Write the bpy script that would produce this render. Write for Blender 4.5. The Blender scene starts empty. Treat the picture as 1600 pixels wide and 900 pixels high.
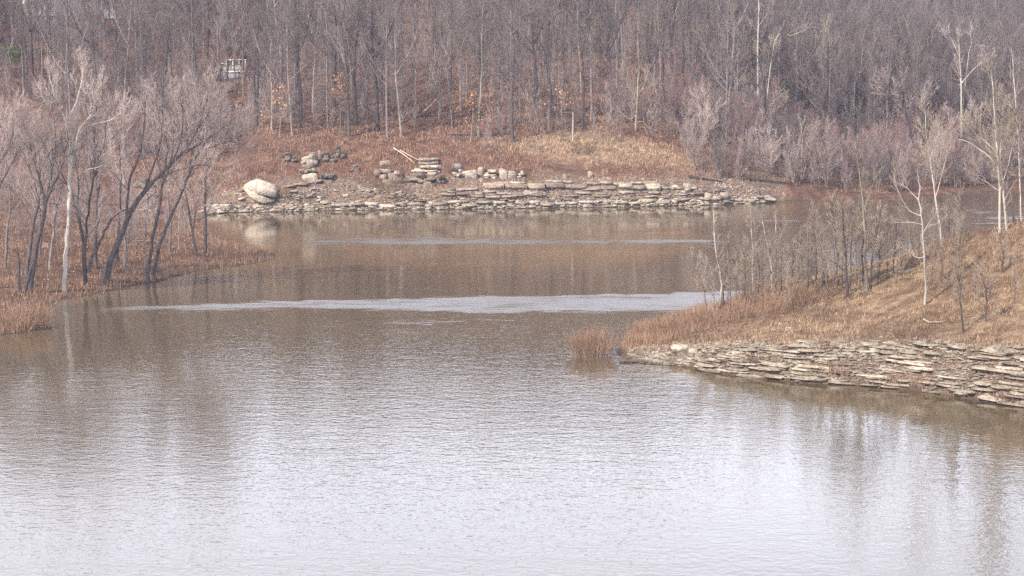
import bpy, math, random
import numpy as np
from mathutils import Vector, Matrix
R = math.radians
SC = bpy.context.scene
COL = SC.collection

# ------------------------------------------------------------------ camera
CAM_H = 22.0; PITCH = math.atan(350/2986.0); F = 2986.0     # F in pixels of a 1600 wide frame
cd = bpy.data.cameras.new('camera'); cam = bpy.data.objects.new('camera', cd); COL.objects.link(cam)
cd.lens = F/1600*36; cd.sensor_width = 36; cd.clip_start = 1; cd.clip_end = 6000
cam.location = (0, 0, CAM_H); cam.rotation_euler = (math.pi/2-PITCH, 0, 0)
SC.camera = cam
# ------------------------------------------------------------------ sky, sun, exposure
SUN_EL, SUN_AZ = 43.0, 225.0          # azimuth clockwise from +Y (north): behind the camera, to its left
w = bpy.data.worlds.new('World'); SC.world = w; w.use_nodes = True
nt = w.node_tree; nt.nodes.clear()
sky = nt.nodes.new('ShaderNodeTexSky'); sky.sky_type = 'NISHITA'; sky.sun_disc = False
sky.sun_elevation = R(SUN_EL); sky.sun_rotation = R(SUN_AZ)
sky.air_density = 1.2; sky.dust_density = 2.0; sky.ozone_density = 1.2
bg = nt.nodes.new('ShaderNodeBackground'); bg.inputs[1].default_value = 0.11
wo = nt.nodes.new('ShaderNodeOutputWorld')
# a thin bright veil of high cloud, densest low over the horizon, over the blue
tc = nt.nodes.new('ShaderNodeTexCoord'); sp = nt.nodes.new('ShaderNodeSeparateXYZ'); nt.links.new(tc.outputs['Generated'], sp.inputs[0])
mr = nt.nodes.new('ShaderNodeMapRange'); mr.inputs[1].default_value = 0.0; mr.inputs[2].default_value = .62; mr.inputs[3].default_value = .97; mr.inputs[4].default_value = .03
nt.links.new(sp.outputs[2], mr.inputs[0])
mx = nt.nodes.new('ShaderNodeMix'); mx.data_type = 'RGBA'; nt.links.new(mr.outputs[0], mx.inputs[0]); nt.links.new(sky.outputs[0], mx.inputs[6])
mx.inputs[7].default_value = (23.6, 24.6, 28.0, 1)
nt.links.new(mx.outputs[2], bg.inputs[0]); nt.links.new(bg.outputs[0], wo.inputs[0])
sd = bpy.data.lights.new('sun', 'SUN'); sd.energy = 5.0; sd.angle = R(0.5); sd.color = (1.0, 0.88, 0.72)
sun = bpy.data.objects.new('sun', sd); COL.objects.link(sun)
tosun = Vector((math.sin(R(SUN_AZ))*math.cos(R(SUN_EL)), math.cos(R(SUN_AZ))*math.cos(R(SUN_EL)), math.sin(R(SUN_EL))))
sun.rotation_euler = (-tosun).to_track_quat('-Z', 'Y').to_euler()
sun.location = (-60, -60, 120)
SC.view_settings.view_transform = 'Standard'; SC.view_settings.look = 'None'
SC.view_settings.exposure = 0.46; SC.view_settings.gamma = 1.0
SC.cycles.use_denoising = False; SC.cycles.sample_clamp_indirect = 4
SC.cycles.max_bounces = 6; SC.cycles.volume_bounces = 1
SC.cycles.diffuse_bounces = 2; SC.cycles.glossy_bounces = 2; SC.cycles.transparent_max_bounces = 8
HAZE_DENSITY = 0.00016

# ------------------------------------------------------------------ pixel <-> world
CP, SP = math.cos(PITCH), math.sin(PITCH)
def ray(px, py):
    u = (px-800)/F; v = (450-py)/F
    return (u, CP+v*SP, -SP+v*CP)
def onz(px, py, z=0.0):
    d = ray(px, py); t = (z-CAM_H)/d[2]
    return (d[0]*t, d[1]*t)
def aty(px, py, Y):
    d = ray(px, py); t = Y/d[1]
    return (d[0]*t, Y, CAM_H+d[2]*t)

# ------------------------------------------------------------------ numeric noise
def _hash(ix, iy, seed):
    n = (ix*374761393 + iy*668265263 + seed*1442695041) & 0xffffffff
    n = ((n ^ (n >> 13))*1274126177) & 0xffffffff
    return ((n ^ (n >> 16)) & 0xffff)/65535.0
def vnoise(x, y, seed=0):
    x = np.asarray(x, float); y = np.asarray(y, float)
    ix = np.floor(x).astype(np.int64); iy = np.floor(y).astype(np.int64)
    fx = x-ix; fy = y-iy; fx = fx*fx*(3-2*fx); fy = fy*fy*(3-2*fy)
    a = _hash(ix, iy, seed); b = _hash(ix+1, iy, seed); c = _hash(ix, iy+1, seed); d = _hash(ix+1, iy+1, seed)
    return (a*(1-fx)+b*fx)*(1-fy)+(c*(1-fx)+d*fx)*fy
def fbm(x, y, seed=0, o=4):
    s = 0; a = 0.5; f = 1.0
    for i in range(o):
        s = s+a*vnoise(x*f, y*f, seed+i*17); a *= .5; f *= 2.03
    return s-0.5*(1-0.5**o)
def sstep(a, b, x):
    t = np.clip((np.asarray(x, float)-a)/(b-a), 0, 1); return t*t*(3-2*t)

# ------------------------------------------------------------------ shorelines (world metres)
mainpx = [(-30,528),(0,524),(40,520),(74,515),(84,502),(80,482),(102,467),(135,464),(170,456),(205,448),
          (245,441),(290,428),(340,420),(392,413),(424,407),(437,401),(420,393),(380,386),(345,376),(322,362),(312,345),
          (330,334),(370,332),(440,331),(520,329),(620,328),(700,327),(780,326),(860,325.5),(868,324),(940,324),(1000,323),(1100,320.5),
          (1190,317.5),(1215,315),(1300,313),(1400,309),(1480,304),(1560,299),(1650,292)]
MAIN = [(-1600,100),(-110,130)] + [onz(*p) for p in mainpx] + [(190,345),(260,430),(700,440),(1600,440),(1600,3000),(-1600,3000)]
ptpx = [(962,550),(975,560),(1000,567),(1060,571),(1130,584),(1250,598),(1350,603),(1450,613),(1600,636)]
PTF = [onz(*p) for p in ptpx] + [(46,112),(90,100),(300,90)]
PTB = [(300,205),(90,196),(60,186),(42,184),(30,181),onz(1200,474),onz(1090,484),onz(1040,505),onz(985,530)]
POINT = PTF + PTB
MAIN = np.array(MAIN); POINT = np.array(POINT)
def sdist(P, x, y):
    x = np.asarray(x, float).ravel(); y = np.asarray(y, float).ravel()
    d2 = np.full(x.shape, 1e12); ins = np.zeros(x.shape, bool)
    n = len(P)
    for i in range(n):
        ax, ay = P[i]; bx, by = P[(i+1) % n]
        ex, ey = bx-ax, by-ay
        t = np.clip(((x-ax)*ex+(y-ay)*ey)/(ex*ex+ey*ey), 0, 1)
        d2 = np.minimum(d2, (x-ax-t*ex)**2+(y-ay-t*ey)**2)
        if ay != by:
            c = ((ay > y) != (by > y)) & (x < ex*(y-ay)/ey+ax)
            ins ^= c
    d = np.sqrt(d2)
    return np.where(ins, d, -d)

HSx = [-1600,-200,-60,-44,-38,0,38,55,80,120,1600]
HSy = [230,262,282,283,283,291,300,307,325,345,430]
def height(x, y, detail=True):
    x = np.asarray(x, float).ravel(); y = np.asarray(y, float).ravel()
    wob = (vnoise(x*.9, y*.9, 5)-.5)*.9+(vnoise(x*.28, y*.28, 6)-.5)*1.4
    dM = sdist(MAIN, x, y)+wob*sstep(3000, 0, 0*x+0)*.55
    dP = sdist(POINT, x, y)+wob*.4
    # mainland
    s = y-np.interp(x, HSx, HSy)
    hl = np.interp(s, [-40,0,3,8,13,21,40,80,130,200,300,600,1300], [0,0,1.9,3.6,5.4,8.6,13,21,30,40,52,75,90])
    hr = np.interp(s, [-40,0,20,60,150,300,500,900,1500], [0,0,1.4,3,8,26,62,112,150])
    wr = sstep(28, 62, x-0.05*(y-300))
    bl = sstep(-46, -40, x)                      # bluff only east of the boulder; softer bank to its left
    hl2 = np.interp(s, [-40,0,15,40,80,130,200,300,600,1300], [0,.3,3,8,17,28,40,52,75,90])
    z = (hl*bl+hl2*(1-bl))*(1-wr)+hr*wr
    far = sstep(5, 40, s)
    z = z+fbm(x*.03, y*.03, 9)*9*far*sstep(0, 60, s)+fbm(x*.12, y*.12, 10)*2.2*far
    # knoll with dry grass above the right half of the bluff
    z = z+2.1*np.exp(-((x-18)/11.0)**2-((y-317)/9.0)**2)
    low = 0.28+0.9*sstep(1, 14, dM)+fbm(x*.15, y*.15, 3)*.9
    spit = sstep(6, -6, s)
    z = np.maximum(z, 0)+low*sstep(0, 3, dM)*(0.35+0.65*spit)
    z = np.where(dM > 0, np.minimum(z, 0.05+dM*1.05), np.maximum(dM*.35, -2.5))
    # point in the right foreground
    fx = PTF[0][0]
    yf = np.interp(x, [p[0] for p in PTF], [p[1] for p in PTF])
    hc = np.interp(x, [7,10,13,16,21,26,31,36,40,60,100,300], [.4,.7,1.3,1.9,3.2,4.4,5.9,8.0,9.6,13.5,17,24])
    yc = np.interp(x, [8,15,21,31,40,60,300], [149,154,158,155,150,146,150])
    yb = np.interp(x, [7,12,22,30,42,60,90,300], [149,165,175,181,184,186,196,205])
    zl = np.interp(x, [9,12,14,18,24,33,60], [.2,.7,1.3,1.9,2.2,3.2,5])
    lw = 3.2+(vnoise(x*.5, x*0, 31)-.5)*1.5
    tf = y-yf
    t = np.clip((tf-lw)/np.maximum(yc-yf-lw, .5), 0, 1)
    up = zl+(hc-zl)*(0.25*t+0.75*t*t*(3-2*t))
    up = np.where(hc < zl, np.minimum(zl, hc), up)
    zp = np.where(tf < lw, zl*np.clip(tf/lw, 0, 1)**.8, up)
    tb = np.clip((y-yc)/(yb-yc), 0, 1)
    zp = np.where(y > yc, hc*(1-tb*tb*(3-2*tb)), zp)
    zp = zp+fbm(x*.22, y*.22, 41)*1.1*sstep(0, 5, dP)+fbm(x*.9, y*.9, 42)*.25*sstep(0, 3, dP)
    zp = np.where(dP > 0, np.minimum(np.maximum(zp, .03), .04+dP*1.0), -9)
    z = np.where((dP > 0), zp, np.where(dM > 0, z, np.maximum(np.maximum(dM, dP)*.4, -2.5)))
    return z
def H(x, y):
    return float(height([x], [y])[0])
def ground_at(px, py, y0=100, y1=560):
    """world point where the ray through a pixel meets the ground"""
    d = ray(px, py)
    ys = np.arange(y0, y1, .5); t = ys/d[1]
    xs = d[0]*t; zs = CAM_H+d[2]*t
    h = np.maximum(height(xs, ys), 0)
    k = np.where(zs <= h)[0]
    i = k[0] if len(k) else len(ys)-1
    return xs[i], ys[i], h[i]

# ------------------------------------------------------------------ materials
def newmat(name, rough=.9):
    m = bpy.data.materials.new(name); m.use_nodes = True
    b = m.node_tree.nodes['Principled BSDF']; b.inputs['Roughness'].default_value = rough
    b.inputs['Specular IOR Level'].default_value = .2
    return m, m.node_tree, b
def noise_ramp(nt, coord, scale, stops, detail=5, rough=.6, stretch=None):
    if stretch:
        mp = nt.nodes.new('ShaderNodeMapping'); mp.inputs['Scale'].default_value = stretch
        nt.links.new(coord, mp.inputs[0]); coord = mp.outputs[0]
    n = nt.nodes.new('ShaderNodeTexNoise'); n.inputs['Scale'].default_value = scale
    n.inputs['Detail'].default_value = detail; n.inputs['Roughness'].default_value = rough
    nt.links.new(coord, n.inputs['Vector'])
    r = nt.nodes.new('ShaderNodeValToRGB'); e = r.color_ramp.elements
    while len(e) < len(stops): e.new(.5)
    for k, (p, c) in enumerate(stops):
        e[k].position = p; e[k].color = (*c, 1)
    nt.links.new(n.outputs[0], r.inputs[0])
    return r.outputs[0], n
def mixc(nt, fac, a, b, mode='MIX'):
    m = nt.nodes.new('ShaderNodeMix'); m.data_type = 'RGBA'; m.blend_type = mode
    for i, v in ((0, fac), (6, a), (7, b)):
        if isinstance(v, (int, float)): m.inputs[i].default_value = v
        elif isinstance(v, tuple): m.inputs[i].default_value = (*v, 1)
        else: nt.links.new(v, m.inputs[i])
    return m.outputs[2]
def pos(nt):
    g = nt.nodes.new('ShaderNodeNewGeometry'); return g.outputs['Position']
def objrand(nt):
    return nt.nodes.new('ShaderNodeObjectInfo').outputs['Random']
def bark(name, c0, c1, sc=6, st=(1,1,.25), vary=.35):
    m, nt, b = newmat(name)
    tc = nt.nodes.new('ShaderNodeTexCoord')
    col, n = noise_ramp(nt, tc.outputs['Object'], sc, [(.3, c0), (.7, c1)], stretch=st)
    hsv = nt.nodes.new('ShaderNodeHueSaturation')
    mr = nt.nodes.new('ShaderNodeMapRange'); nt.links.new(objrand(nt), mr.inputs[0])
    mr.inputs[3].default_value = 1-vary; mr.inputs[4].default_value = 1+vary
    nt.links.new(mr.outputs[0], hsv.inputs['Value']); nt.links.new(col, hsv.inputs['Color'])
    nt.links.new(hsv.outputs[0], b.inputs['Base Color'])
    bp = nt.nodes.new('ShaderNodeBump'); bp.inputs['Strength'].default_value = .5; bp.inputs['Distance'].default_value = .05
    nt.links.new(n.outputs[0], bp.inputs['Height']); nt.links.new(bp.outputs[0], b.inputs['Normal'])
    return m
M = {}
M['bark_dark'] = bark('dark_bark', (.045,.037,.04), (.135,.112,.108))
M['bark_grey'] = bark('grey_bark', (.09,.076,.076), (.25,.215,.20), vary=.5)
M['bark_pale'] = bark('pale_bark', (.13,.115,.10), (.38,.335,.29), sc=1.5, vary=.35)
M['bark_white'] = bark('white_bark', (.20,.17,.145), (.66,.60,.53), sc=1.4, vary=.12)
M['twig_mauve'] = bark('mauve_twigs', (.30,.235,.215), (.58,.48,.44), vary=.25)
M['twig_grey'] = bark('grey_twigs', (.11,.09,.082), (.26,.215,.195), vary=.35)
M['twig_red'] = bark('reddish_twigs', (.19,.115,.11), (.37,.25,.23), vary=.3)
M['twig_tan'] = bark('tan_twigs', (.24,.19,.15), (.46,.38,.30), vary=.2)
M['dead_leaf'] = bark('dead_leaves', (.30,.14,.07), (.62,.36,.20), sc=1.2, st=(1,1,1))
M['litter_leaf'] = bark('litter_leaves', (.15,.085,.055), (.44,.29,.19), sc=.7, st=(1,1,1))
M['dead_log'] = bark('weathered_log', (.38,.30,.24), (.68,.56,.46))

def attr(nt, name):
    a = nt.nodes.new('ShaderNodeAttribute'); a.attribute_name = name; return a
def ground_mat():
    m, nt, b = newmat('leafy_ground', .95)
    p = pos(nt)
    litter, n1 = noise_ramp(nt, p, .55, [(.28,(.045,.028,.022)),(.5,(.135,.072,.050)),(.72,(.28,.155,.105))], 8, .7)
    grass, n2 = noise_ramp(nt, p, .9, [(.32,(.085,.056,.04)),(.5,(.23,.155,.10)),(.68,(.44,.33,.225))], 8, .75)
    gravel, n3 = noise_ramp(nt, p, 2.2, [(.34,(.055,.038,.03)),(.5,(.19,.13,.097)),(.66,(.42,.33,.255))], 8, .8)
    mud, n4 = noise_ramp(nt, p, 1.2, [(.3,(.045,.034,.028)),(.7,(.10,.074,.058))], 6, .7)
    lawn = noise_ramp(nt, p, 1, [(.3,(.05,.085,.02)),(.7,(.09,.14,.035))])[0]
    a = attr(nt, 'zone'); sx = nt.nodes.new('ShaderNodeSeparateColor'); nt.links.new(a.outputs['Color'], sx.inputs[0])
    c = mixc(nt, sx.outputs[0], litter, grass)
    c = mixc(nt, sx.outputs[1], c, gravel)
    c = mixc(nt, sx.outputs[2], c, mud)
    a2 = attr(nt, 'lawn')
    c = mixc(nt, a2.outputs['Fac'], c, lawn)
    nt.links.new(c, b.inputs['Base Color'])
    bp = nt.nodes.new('ShaderNodeBump'); bp.inputs['Strength'].default_value = .9; bp.inputs['Distance'].default_value = .35
    n5 = noise_ramp(nt, p, 3, [(0,(0,0,0)),(1,(1,1,1))], 8, .8)[1]
    nt.links.new(n5.outputs[0], bp.inputs['Height']); nt.links.new(bp.outputs[0], b.inputs['Normal'])
    return m
M['ground'] = ground_mat()
def rock_mat(name, c0, c1, c2):
    m, nt, b = newmat(name, .95)
    p = pos(nt)
    col, n = noise_ramp(nt, p, 1.4, [(.28, c0), (.5, c1), (.72, c2)], 8, .72, stretch=(.6,.6,2.2))
    st, n2 = noise_ramp(nt, p, 3.4, [(.40,(.42,.37,.33)),(.56,(1,1,1))], 7, .75)
    c = mixc(nt, .8, col, st, 'MULTIPLY')
    gi = nt.nodes.new('ShaderNodeNewGeometry'); ri = nt.nodes.new('ShaderNodeMapRange'); nt.links.new(gi.outputs['Random Per Island'], ri.inputs[0])
    ri.inputs[3].default_value = .6; ri.inputs[4].default_value = 1.2
    h2 = nt.nodes.new('ShaderNodeHueSaturation'); nt.links.new(ri.outputs[0], h2.inputs['Value']); nt.links.new(c, h2.inputs['Color']); c = h2.outputs[0]
    sz = nt.nodes.new('ShaderNodeSeparateXYZ'); nt.links.new(p, sz.inputs[0])
    wz = nt.nodes.new('ShaderNodeMapRange'); wz.inputs[1].default_value = .03; wz.inputs[2].default_value = .16; wz.inputs[3].default_value = .7; wz.inputs[4].default_value = 0
    nt.links.new(sz.outputs[2], wz.inputs[0]); c = mixc(nt, wz.outputs[0], c, (.075,.06,.04))
    ln = noise_ramp(nt, p, .8, [(.50,(0,0,0)),(.62,(1,1,1))], 6, .7)[0]
    c = mixc(nt, ln, c, mixc(nt, .3, c, (.15,.11,.085)))
    hsv = nt.nodes.new('ShaderNodeHueSaturation')
    mr = nt.nodes.new('ShaderNodeMapRange'); nt.links.new(objrand(nt), mr.inputs[0])
    mr.inputs[3].default_value = .62; mr.inputs[4].default_value = 1.15
    nt.links.new(mr.outputs[0], hsv.inputs['Value']); nt.links.new(c, hsv.inputs['Color'])
    nt.links.new(hsv.outputs[0], b.inputs['Base Color'])
    bp = nt.nodes.new('ShaderNodeBump'); bp.inputs['Strength'].default_value = .8; bp.inputs['Distance'].default_value = .3
    nt.links.new(n.outputs[0], bp.inputs['Height']); nt.links.new(bp.outputs[0], b.inputs['Normal'])
    return m
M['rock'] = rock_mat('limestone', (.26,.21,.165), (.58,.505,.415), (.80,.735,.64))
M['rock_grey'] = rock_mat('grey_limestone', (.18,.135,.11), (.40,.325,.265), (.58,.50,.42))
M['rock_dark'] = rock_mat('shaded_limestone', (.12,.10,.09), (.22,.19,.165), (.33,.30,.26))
def flat(name, c, rough=.7):
    m, nt, b = newmat(name, rough); 
    tc = nt.nodes.new('ShaderNodeTexCoord')
    d = tuple(v*.8 for v in c)
    col = noise_ramp(nt, tc.outputs['Object'], 3, [(.3, d), (.7, c)])[0]
    nt.links.new(col, b.inputs['Base Color']); return m
M['white_paint'] = flat('white_paint', (.85,.84,.82)); M['red_paint'] = flat('red_paint', (.36,.06,.055))
M['grey_siding'] = flat('grey_siding', (.30,.31,.37)); M['cream_siding'] = flat('cream_siding', (.72,.66,.55))
M['shingle'] = flat('roof_shingle', (.26,.26,.28)); M['dark_glass'] = flat('dark_glass', (.03,.035,.04), .1)
M['red_roof'] = flat('red_roof', (.24,.06,.055))
M['tan_stalk'] = bark('tan_stalks', (.24,.16,.11), (.56,.40,.275), sc=.6, st=(1,1,1), vary=.1)
M['red_stalk'] = bark('reddish_stalks', (.19,.115,.08), (.44,.295,.21), sc=.6, st=(1,1,1), vary=.1)
M['brown_stalk'] = bark('brown_stalks', (.085,.052,.04), (.24,.165,.12), sc=.5, st=(1,1,1), vary=.1)

def water_mat():
    m = bpy.data.materials.new('lake_water'); m.use_nodes = True; nt = m.node_tree; nt.nodes.clear()
    out = nt.nodes.new('ShaderNodeOutputMaterial')
    b = nt.nodes.new('ShaderNodeBsdfPrincipled')
    p = pos(nt)
    col = noise_ramp(nt, p, .03, [(.3,(.080,.060,.034)),(.7,(.110,.083,.046))], 3)[0]
    nt.links.new(col, b.inputs['Base Color'])
    b.inputs['IOR'].default_value = 1.7; b.inputs['Specular IOR Level'].default_value = .5
    a = attr(nt, 'ruffle')           # where the breeze ruffles the surface (0 calm .. 1)
    def wave(scale, st, det=3):
        mp = nt.nodes.new('ShaderNodeMapping'); mp.inputs['Scale'].default_value = st; mp.inputs['Rotation'].default_value = (0,0,R(12))
        nt.links.new(p, mp.inputs[0]); n = nt.nodes.new('ShaderNodeTexNoise'); n.inputs['Scale'].default_value = scale
        n.inputs['Detail'].default_value = det; n.inputs['Roughness'].default_value = .6
        nt.links.new(mp.outputs[0], n.inputs['Vector']); return n.outputs[0]
    n1 = wave(2.5, (.8,1,1), 2); n2 = wave(.7, (.6,1,1), 2)
    mx = nt.nodes.new('ShaderNodeMath'); mx.operation = 'MULTIPLY_ADD'
    nt.links.new(n2, mx.inputs[0]); mx.inputs[1].default_value = 1.1; nt.links.new(n1, mx.inputs[2])
    bp = nt.nodes.new('ShaderNodeBump'); bp.inputs['Distance'].default_value = .16
    mr = nt.nodes.new('ShaderNodeMapRange'); nt.links.new(a.outputs['Fac'], mr.inputs[0])
    fb = nt.nodes.new('ShaderNodeFloatCurve'); cb = fb.mapping.curves[0]
    cb.points[0].location = (0, .02); cb.points[1].location = (1, .30); cb.points.new(.35, .14); cb.points.new(.70, .135); fb.mapping.update()
    nt.links.new(a.outputs['Fac'], fb.inputs['Value']); nt.links.new(fb.outputs[0], bp.inputs['Strength']); nt.links.new(mx.outputs[0], bp.inputs['Height'])
    nt.links.new(bp.outputs[0], b.inputs['Normal'])
    cw = nt.nodes.new('ShaderNodeMapRange'); cw.inputs[1].default_value = .70; cw.inputs[2].default_value = .98
    nt.links.new(a.outputs['Fac'], cw.inputs[0]); nt.links.new(cw.outputs[0], b.inputs['Coat Weight'])
    b.inputs['Coat Roughness'].default_value = .38; b.inputs['Coat IOR'].default_value = 2.0
    fc = nt.nodes.new('ShaderNodeFloatCurve'); cv_ = fc.mapping.curves[0]
    cv_.points[0].location = (0, .035); cv_.points[1].location = (1, .42)
    cv_.points.new(.30, .035); cv_.points.new(.66, .05); cv_.points.new(.80, .18); fc.mapping.update()
    nt.links.new(a.outputs['Fac'], fc.inputs['Value']); nt.links.new(fc.outputs[0], b.inputs['Roughness'])
    nt.links.new(b.outputs[0], out.inputs[0])
    return m
M['water'] = water_mat()

# ------------------------------------------------------------------ mesh helpers
def mesh_np(name, V, Fc, mat, smooth=False):
    """V (n,3), Fc (m,3) or (m,4)"""
    V = np.asarray(V, np.float32); Fc = np.asarray(Fc, np.int32)
    me = bpy.data.meshes.new(name); k = Fc.shape[1]
    me.vertices.add(len(V)); me.vertices.foreach_set('co', V.ravel())
    me.loops.add(Fc.size); me.loops.foreach_set('vertex_index', Fc.ravel())
    me.polygons.add(len(Fc)); me.polygons.foreach_set('loop_start', np.arange(0, Fc.size, k, dtype=np.int32))
    me.update(calc_edges=True)
    if smooth: me.polygons.foreach_set('use_smooth', np.ones(len(Fc), bool))
    me.materials.append(M[mat]); return me
def join_np(parts):
    vs, fs, o = [], [], 0
    for v, f in parts:
        vs.append(v); fs.append(f+o); o += len(v)
    return np.concatenate(vs), np.concatenate(fs)
def ob(name, me, parent=None, loc=(0,0,0), **props):
    o = bpy.data.objects.new(name, me); COL.objects.link(o); o.location = loc
    if parent is not None: o.parent = parent
    for k, v in props.items():
        if v is not None: o[k] = v
    return o
def thing(name, label, cat, loc, group=None, rz=0, s=1):
    o = ob(name, None, None, loc, label=label, category=cat, group=group)
    o.rotation_euler[2] = rz; o.scale = (s, s, s) if not isinstance(s, tuple) else s
    o.empty_display_size = .3
    return o
def tubes(chains, sides):
    """chains: list of (pts[(x,y,z)..], radii[..]) -> V,F quads (batched by length)"""
    groups = {}
    for p, r in chains: groups.setdefault(len(p), []).append((p, r))
    parts = []
    ang = np.arange(sides)*2*math.pi/sides
    for n, L in groups.items():
        P = np.array([c[0] for c in L], float); Rr = np.array([c[1] for c in L], float)
        T = np.gradient(P, axis=1); T /= np.linalg.norm(T, axis=2, keepdims=True)+1e-9
        ref = np.where(np.abs(T[:, :1, 2:3]) > .9, np.array([1., 0, 0]), np.array([0, 0, 1.])); ref = np.broadcast_to(ref, T.shape)
        U = np.cross(T, ref); U /= np.linalg.norm(U, axis=2, keepdims=True)+1e-9
        W = np.cross(T, U)
        V = P[:, :, None, :]+Rr[:, :, None, None]*(U[:, :, None, :]*np.cos(ang)[None, None, :, None]+W[:, :, None, :]*np.sin(ang)[None, None, :, None])
        B = len(L)
        idx = np.arange(B*n*sides).reshape(B, n, sides)
        a = idx[:, :-1, :]; b = np.roll(a, -1, 2); d = idx[:, 1:, :]; c = np.roll(d, -1, 2)
        parts.append((V.reshape(-1, 3), np.stack([a, b, c, d], -1).reshape(-1, 4)))
    return join_np(parts)

# ------------------------------------------------------------------ trees
def norm(v):
    l = math.sqrt(v[0]**2+v[1]**2+v[2]**2) or 1; return (v[0]/l, v[1]/l, v[2]/l)
class Grower:
    """grows limbs, branches and twigs from given limb polylines"""
    def __init__(s, seed, nb=(10,7,6), ang=(45,40,38), lr=(.42,.5,.5), up=(.10,.12,.12), wob=(.12,.16,.2), segs=(5,4,3), rmin=.012, rr=.5, sides=(6,4,3)):
        s.rnd = random.Random(seed); s.nb = nb; s.ang = ang; s.lr = lr; s.up = up; s.wob = wob; s.segs = segs; s.rmin = rmin; s.rr = rr
        s.limbs = []; s.ch = [[], [], [], []]
    def limb(s, pts, r0, r1, t0=.35, nb=None, L=None, spread=1.0, sub=3, jit=.04):
        rnd = s.rnd
        # smooth the polyline
        q = []
        n = len(pts)
        for i in range(n-1):
            p0 = pts[max(i-1, 0)]; p1 = pts[i]; p2 = pts[i+1]; p3 = pts[min(i+2, n-1)]
            for k in range(sub):
                t = k/sub
                q.append(tuple(.5*((2*p1[a])+(-p0[a]+p2[a])*t+(2*p0[a]-5*p1[a]+4*p2[a]-p3[a])*t*t+(-p0[a]+3*p1[a]-3*p2[a]+p3[a])*t**3) for a in range(3)))
        q.append(tuple(pts[-1]))
        tot = sum(math.dist(q[i], q[i+1]) for i in range(len(q)-1))
        q = [q[0]]+[(p[0]+rnd.gauss(0, jit), p[1]+rnd.gauss(0, jit), p[2]) for p in q[1:]]
        m = len(q); rad = [r0+(r1-r0)*(i/(m-1))**.8 for i in range(m)]
        rad[0] *= 1.25
        s.limbs.append((q, rad))
        nb = s.nb[0] if nb is None else nb
        L = L or tot*s.lr[0]
        for k in range(nb):
            t = t0+(1-t0)*(k+rnd.random())/nb
            f = t*(m-1); i = min(int(f), m-2); u = f-i
            p = tuple(q[i][a]*(1-u)+q[i+1][a]*u for a in range(3)); r = rad[i]*(1-u)+rad[i+1]*u
            d = norm(tuple(q[i+1][a]-q[i][a] for a in range(3)))
            tt = (t-t0)/(1-t0)
            l = L*(1.05-.6*tt)*rnd.uniform(.65, 1.2)
            s.branch(p, s.turn(d, s.ang[0]*spread*(1.15-.5*tt)), l, max(s.rmin, min(r*.6, .011*l+.01)), 0)
        s.branch(q[-1], norm(tuple(q[-1][a]-q[-2][a] for a in range(3))), L*.5, r1*.9, 0)
    def turn(s, d, ang):
        rnd = s.rnd; a = R(ang*rnd.uniform(.6, 1.3)); ph = rnd.uniform(0, 2*math.pi)
        ref = (1, 0, 0) if abs(d[2]) > .8 else (0, 0, 1)
        u = norm((d[1]*ref[2]-d[2]*ref[1], d[2]*ref[0]-d[0]*ref[2], d[0]*ref[1]-d[1]*ref[0]))
        w = (d[1]*u[2]-d[2]*u[1], d[2]*u[0]-d[0]*u[2], d[0]*u[1]-d[1]*u[0])
        c, sn = math.cos(a), math.sin(a); cu, cw = math.cos(ph)*sn, math.sin(ph)*sn
        return norm((d[0]*c+u[0]*cu+w[0]*cw, d[1]*c+u[1]*cu+w[1]*cw, d[2]*c+u[2]*cu+w[2]*cw))
    def branch(s, p, d, L, r, lvl):
        rnd = s.rnd; n = s.segs[lvl]; w = s.wob[lvl]; up = s.up[lvl]; st = L/n
        pts = [p]; rad = [r]; dirs = [d]
        for i in range(n):
            d = norm((d[0]+rnd.gauss(0, w), d[1]+rnd.gauss(0, w), d[2]+rnd.gauss(0, w)+up))
            p = (p[0]+d[0]*st, p[1]+d[1]*st, p[2]+d[2]*st)
            pts.append(p); rad.append(max(s.rmin*.6, r*(1-.75*(i+1)/n))); dirs.append(d)
        s.ch[lvl].append((pts, rad))
        if lvl+1 < len(s.nb):
            nb = s.nb[lvl+1]
            for k in range(nb):
                t = .15+.85*(k+rnd.random())/nb
                f = t*n; i = min(int(f), n-1); u = f-i
                q = tuple(pts[i][a]*(1-u)+pts[i+1][a]*u for a in range(3))
                l = L*s.lr[lvl+1]*(1.15-.6*t)*rnd.uniform(.6, 1.3)
                s.branch(q, s.turn(dirs[i+1], s.ang[lvl+1]), l, max(s.rmin, rad[i]*s.rr), lvl+1)
    def leaves(s, n, size, zmax=1e9):
        rnd = s.rnd; V = []; 
        src = [c for l in s.ch[1:] for c in l]
        for k in range(n):
            p, _ = rnd.choice(src); q = rnd.choice(p)
            if q[2] > zmax: continue
            c = Vector(q)+Vector((rnd.gauss(0,.2), rnd.gauss(0,.2), rnd.gauss(0,.12)))
            a = Vector([rnd.gauss(0,1) for _ in range(3)]).normalized(); b = a.orthogonal().normalized()
            b = (Matrix.Rotation(rnd.uniform(0, 6.28), 3, a) @ b); e = a.cross(b)
            z = size*rnd.uniform(.6, 1.4)
            V += [c-b*z, c-e*z*.55, c+b*z, c+e*z*.55]
        V = np.array([tuple(v) for v in V]); return V, np.arange(len(V)).reshape(-1, 4)
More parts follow.
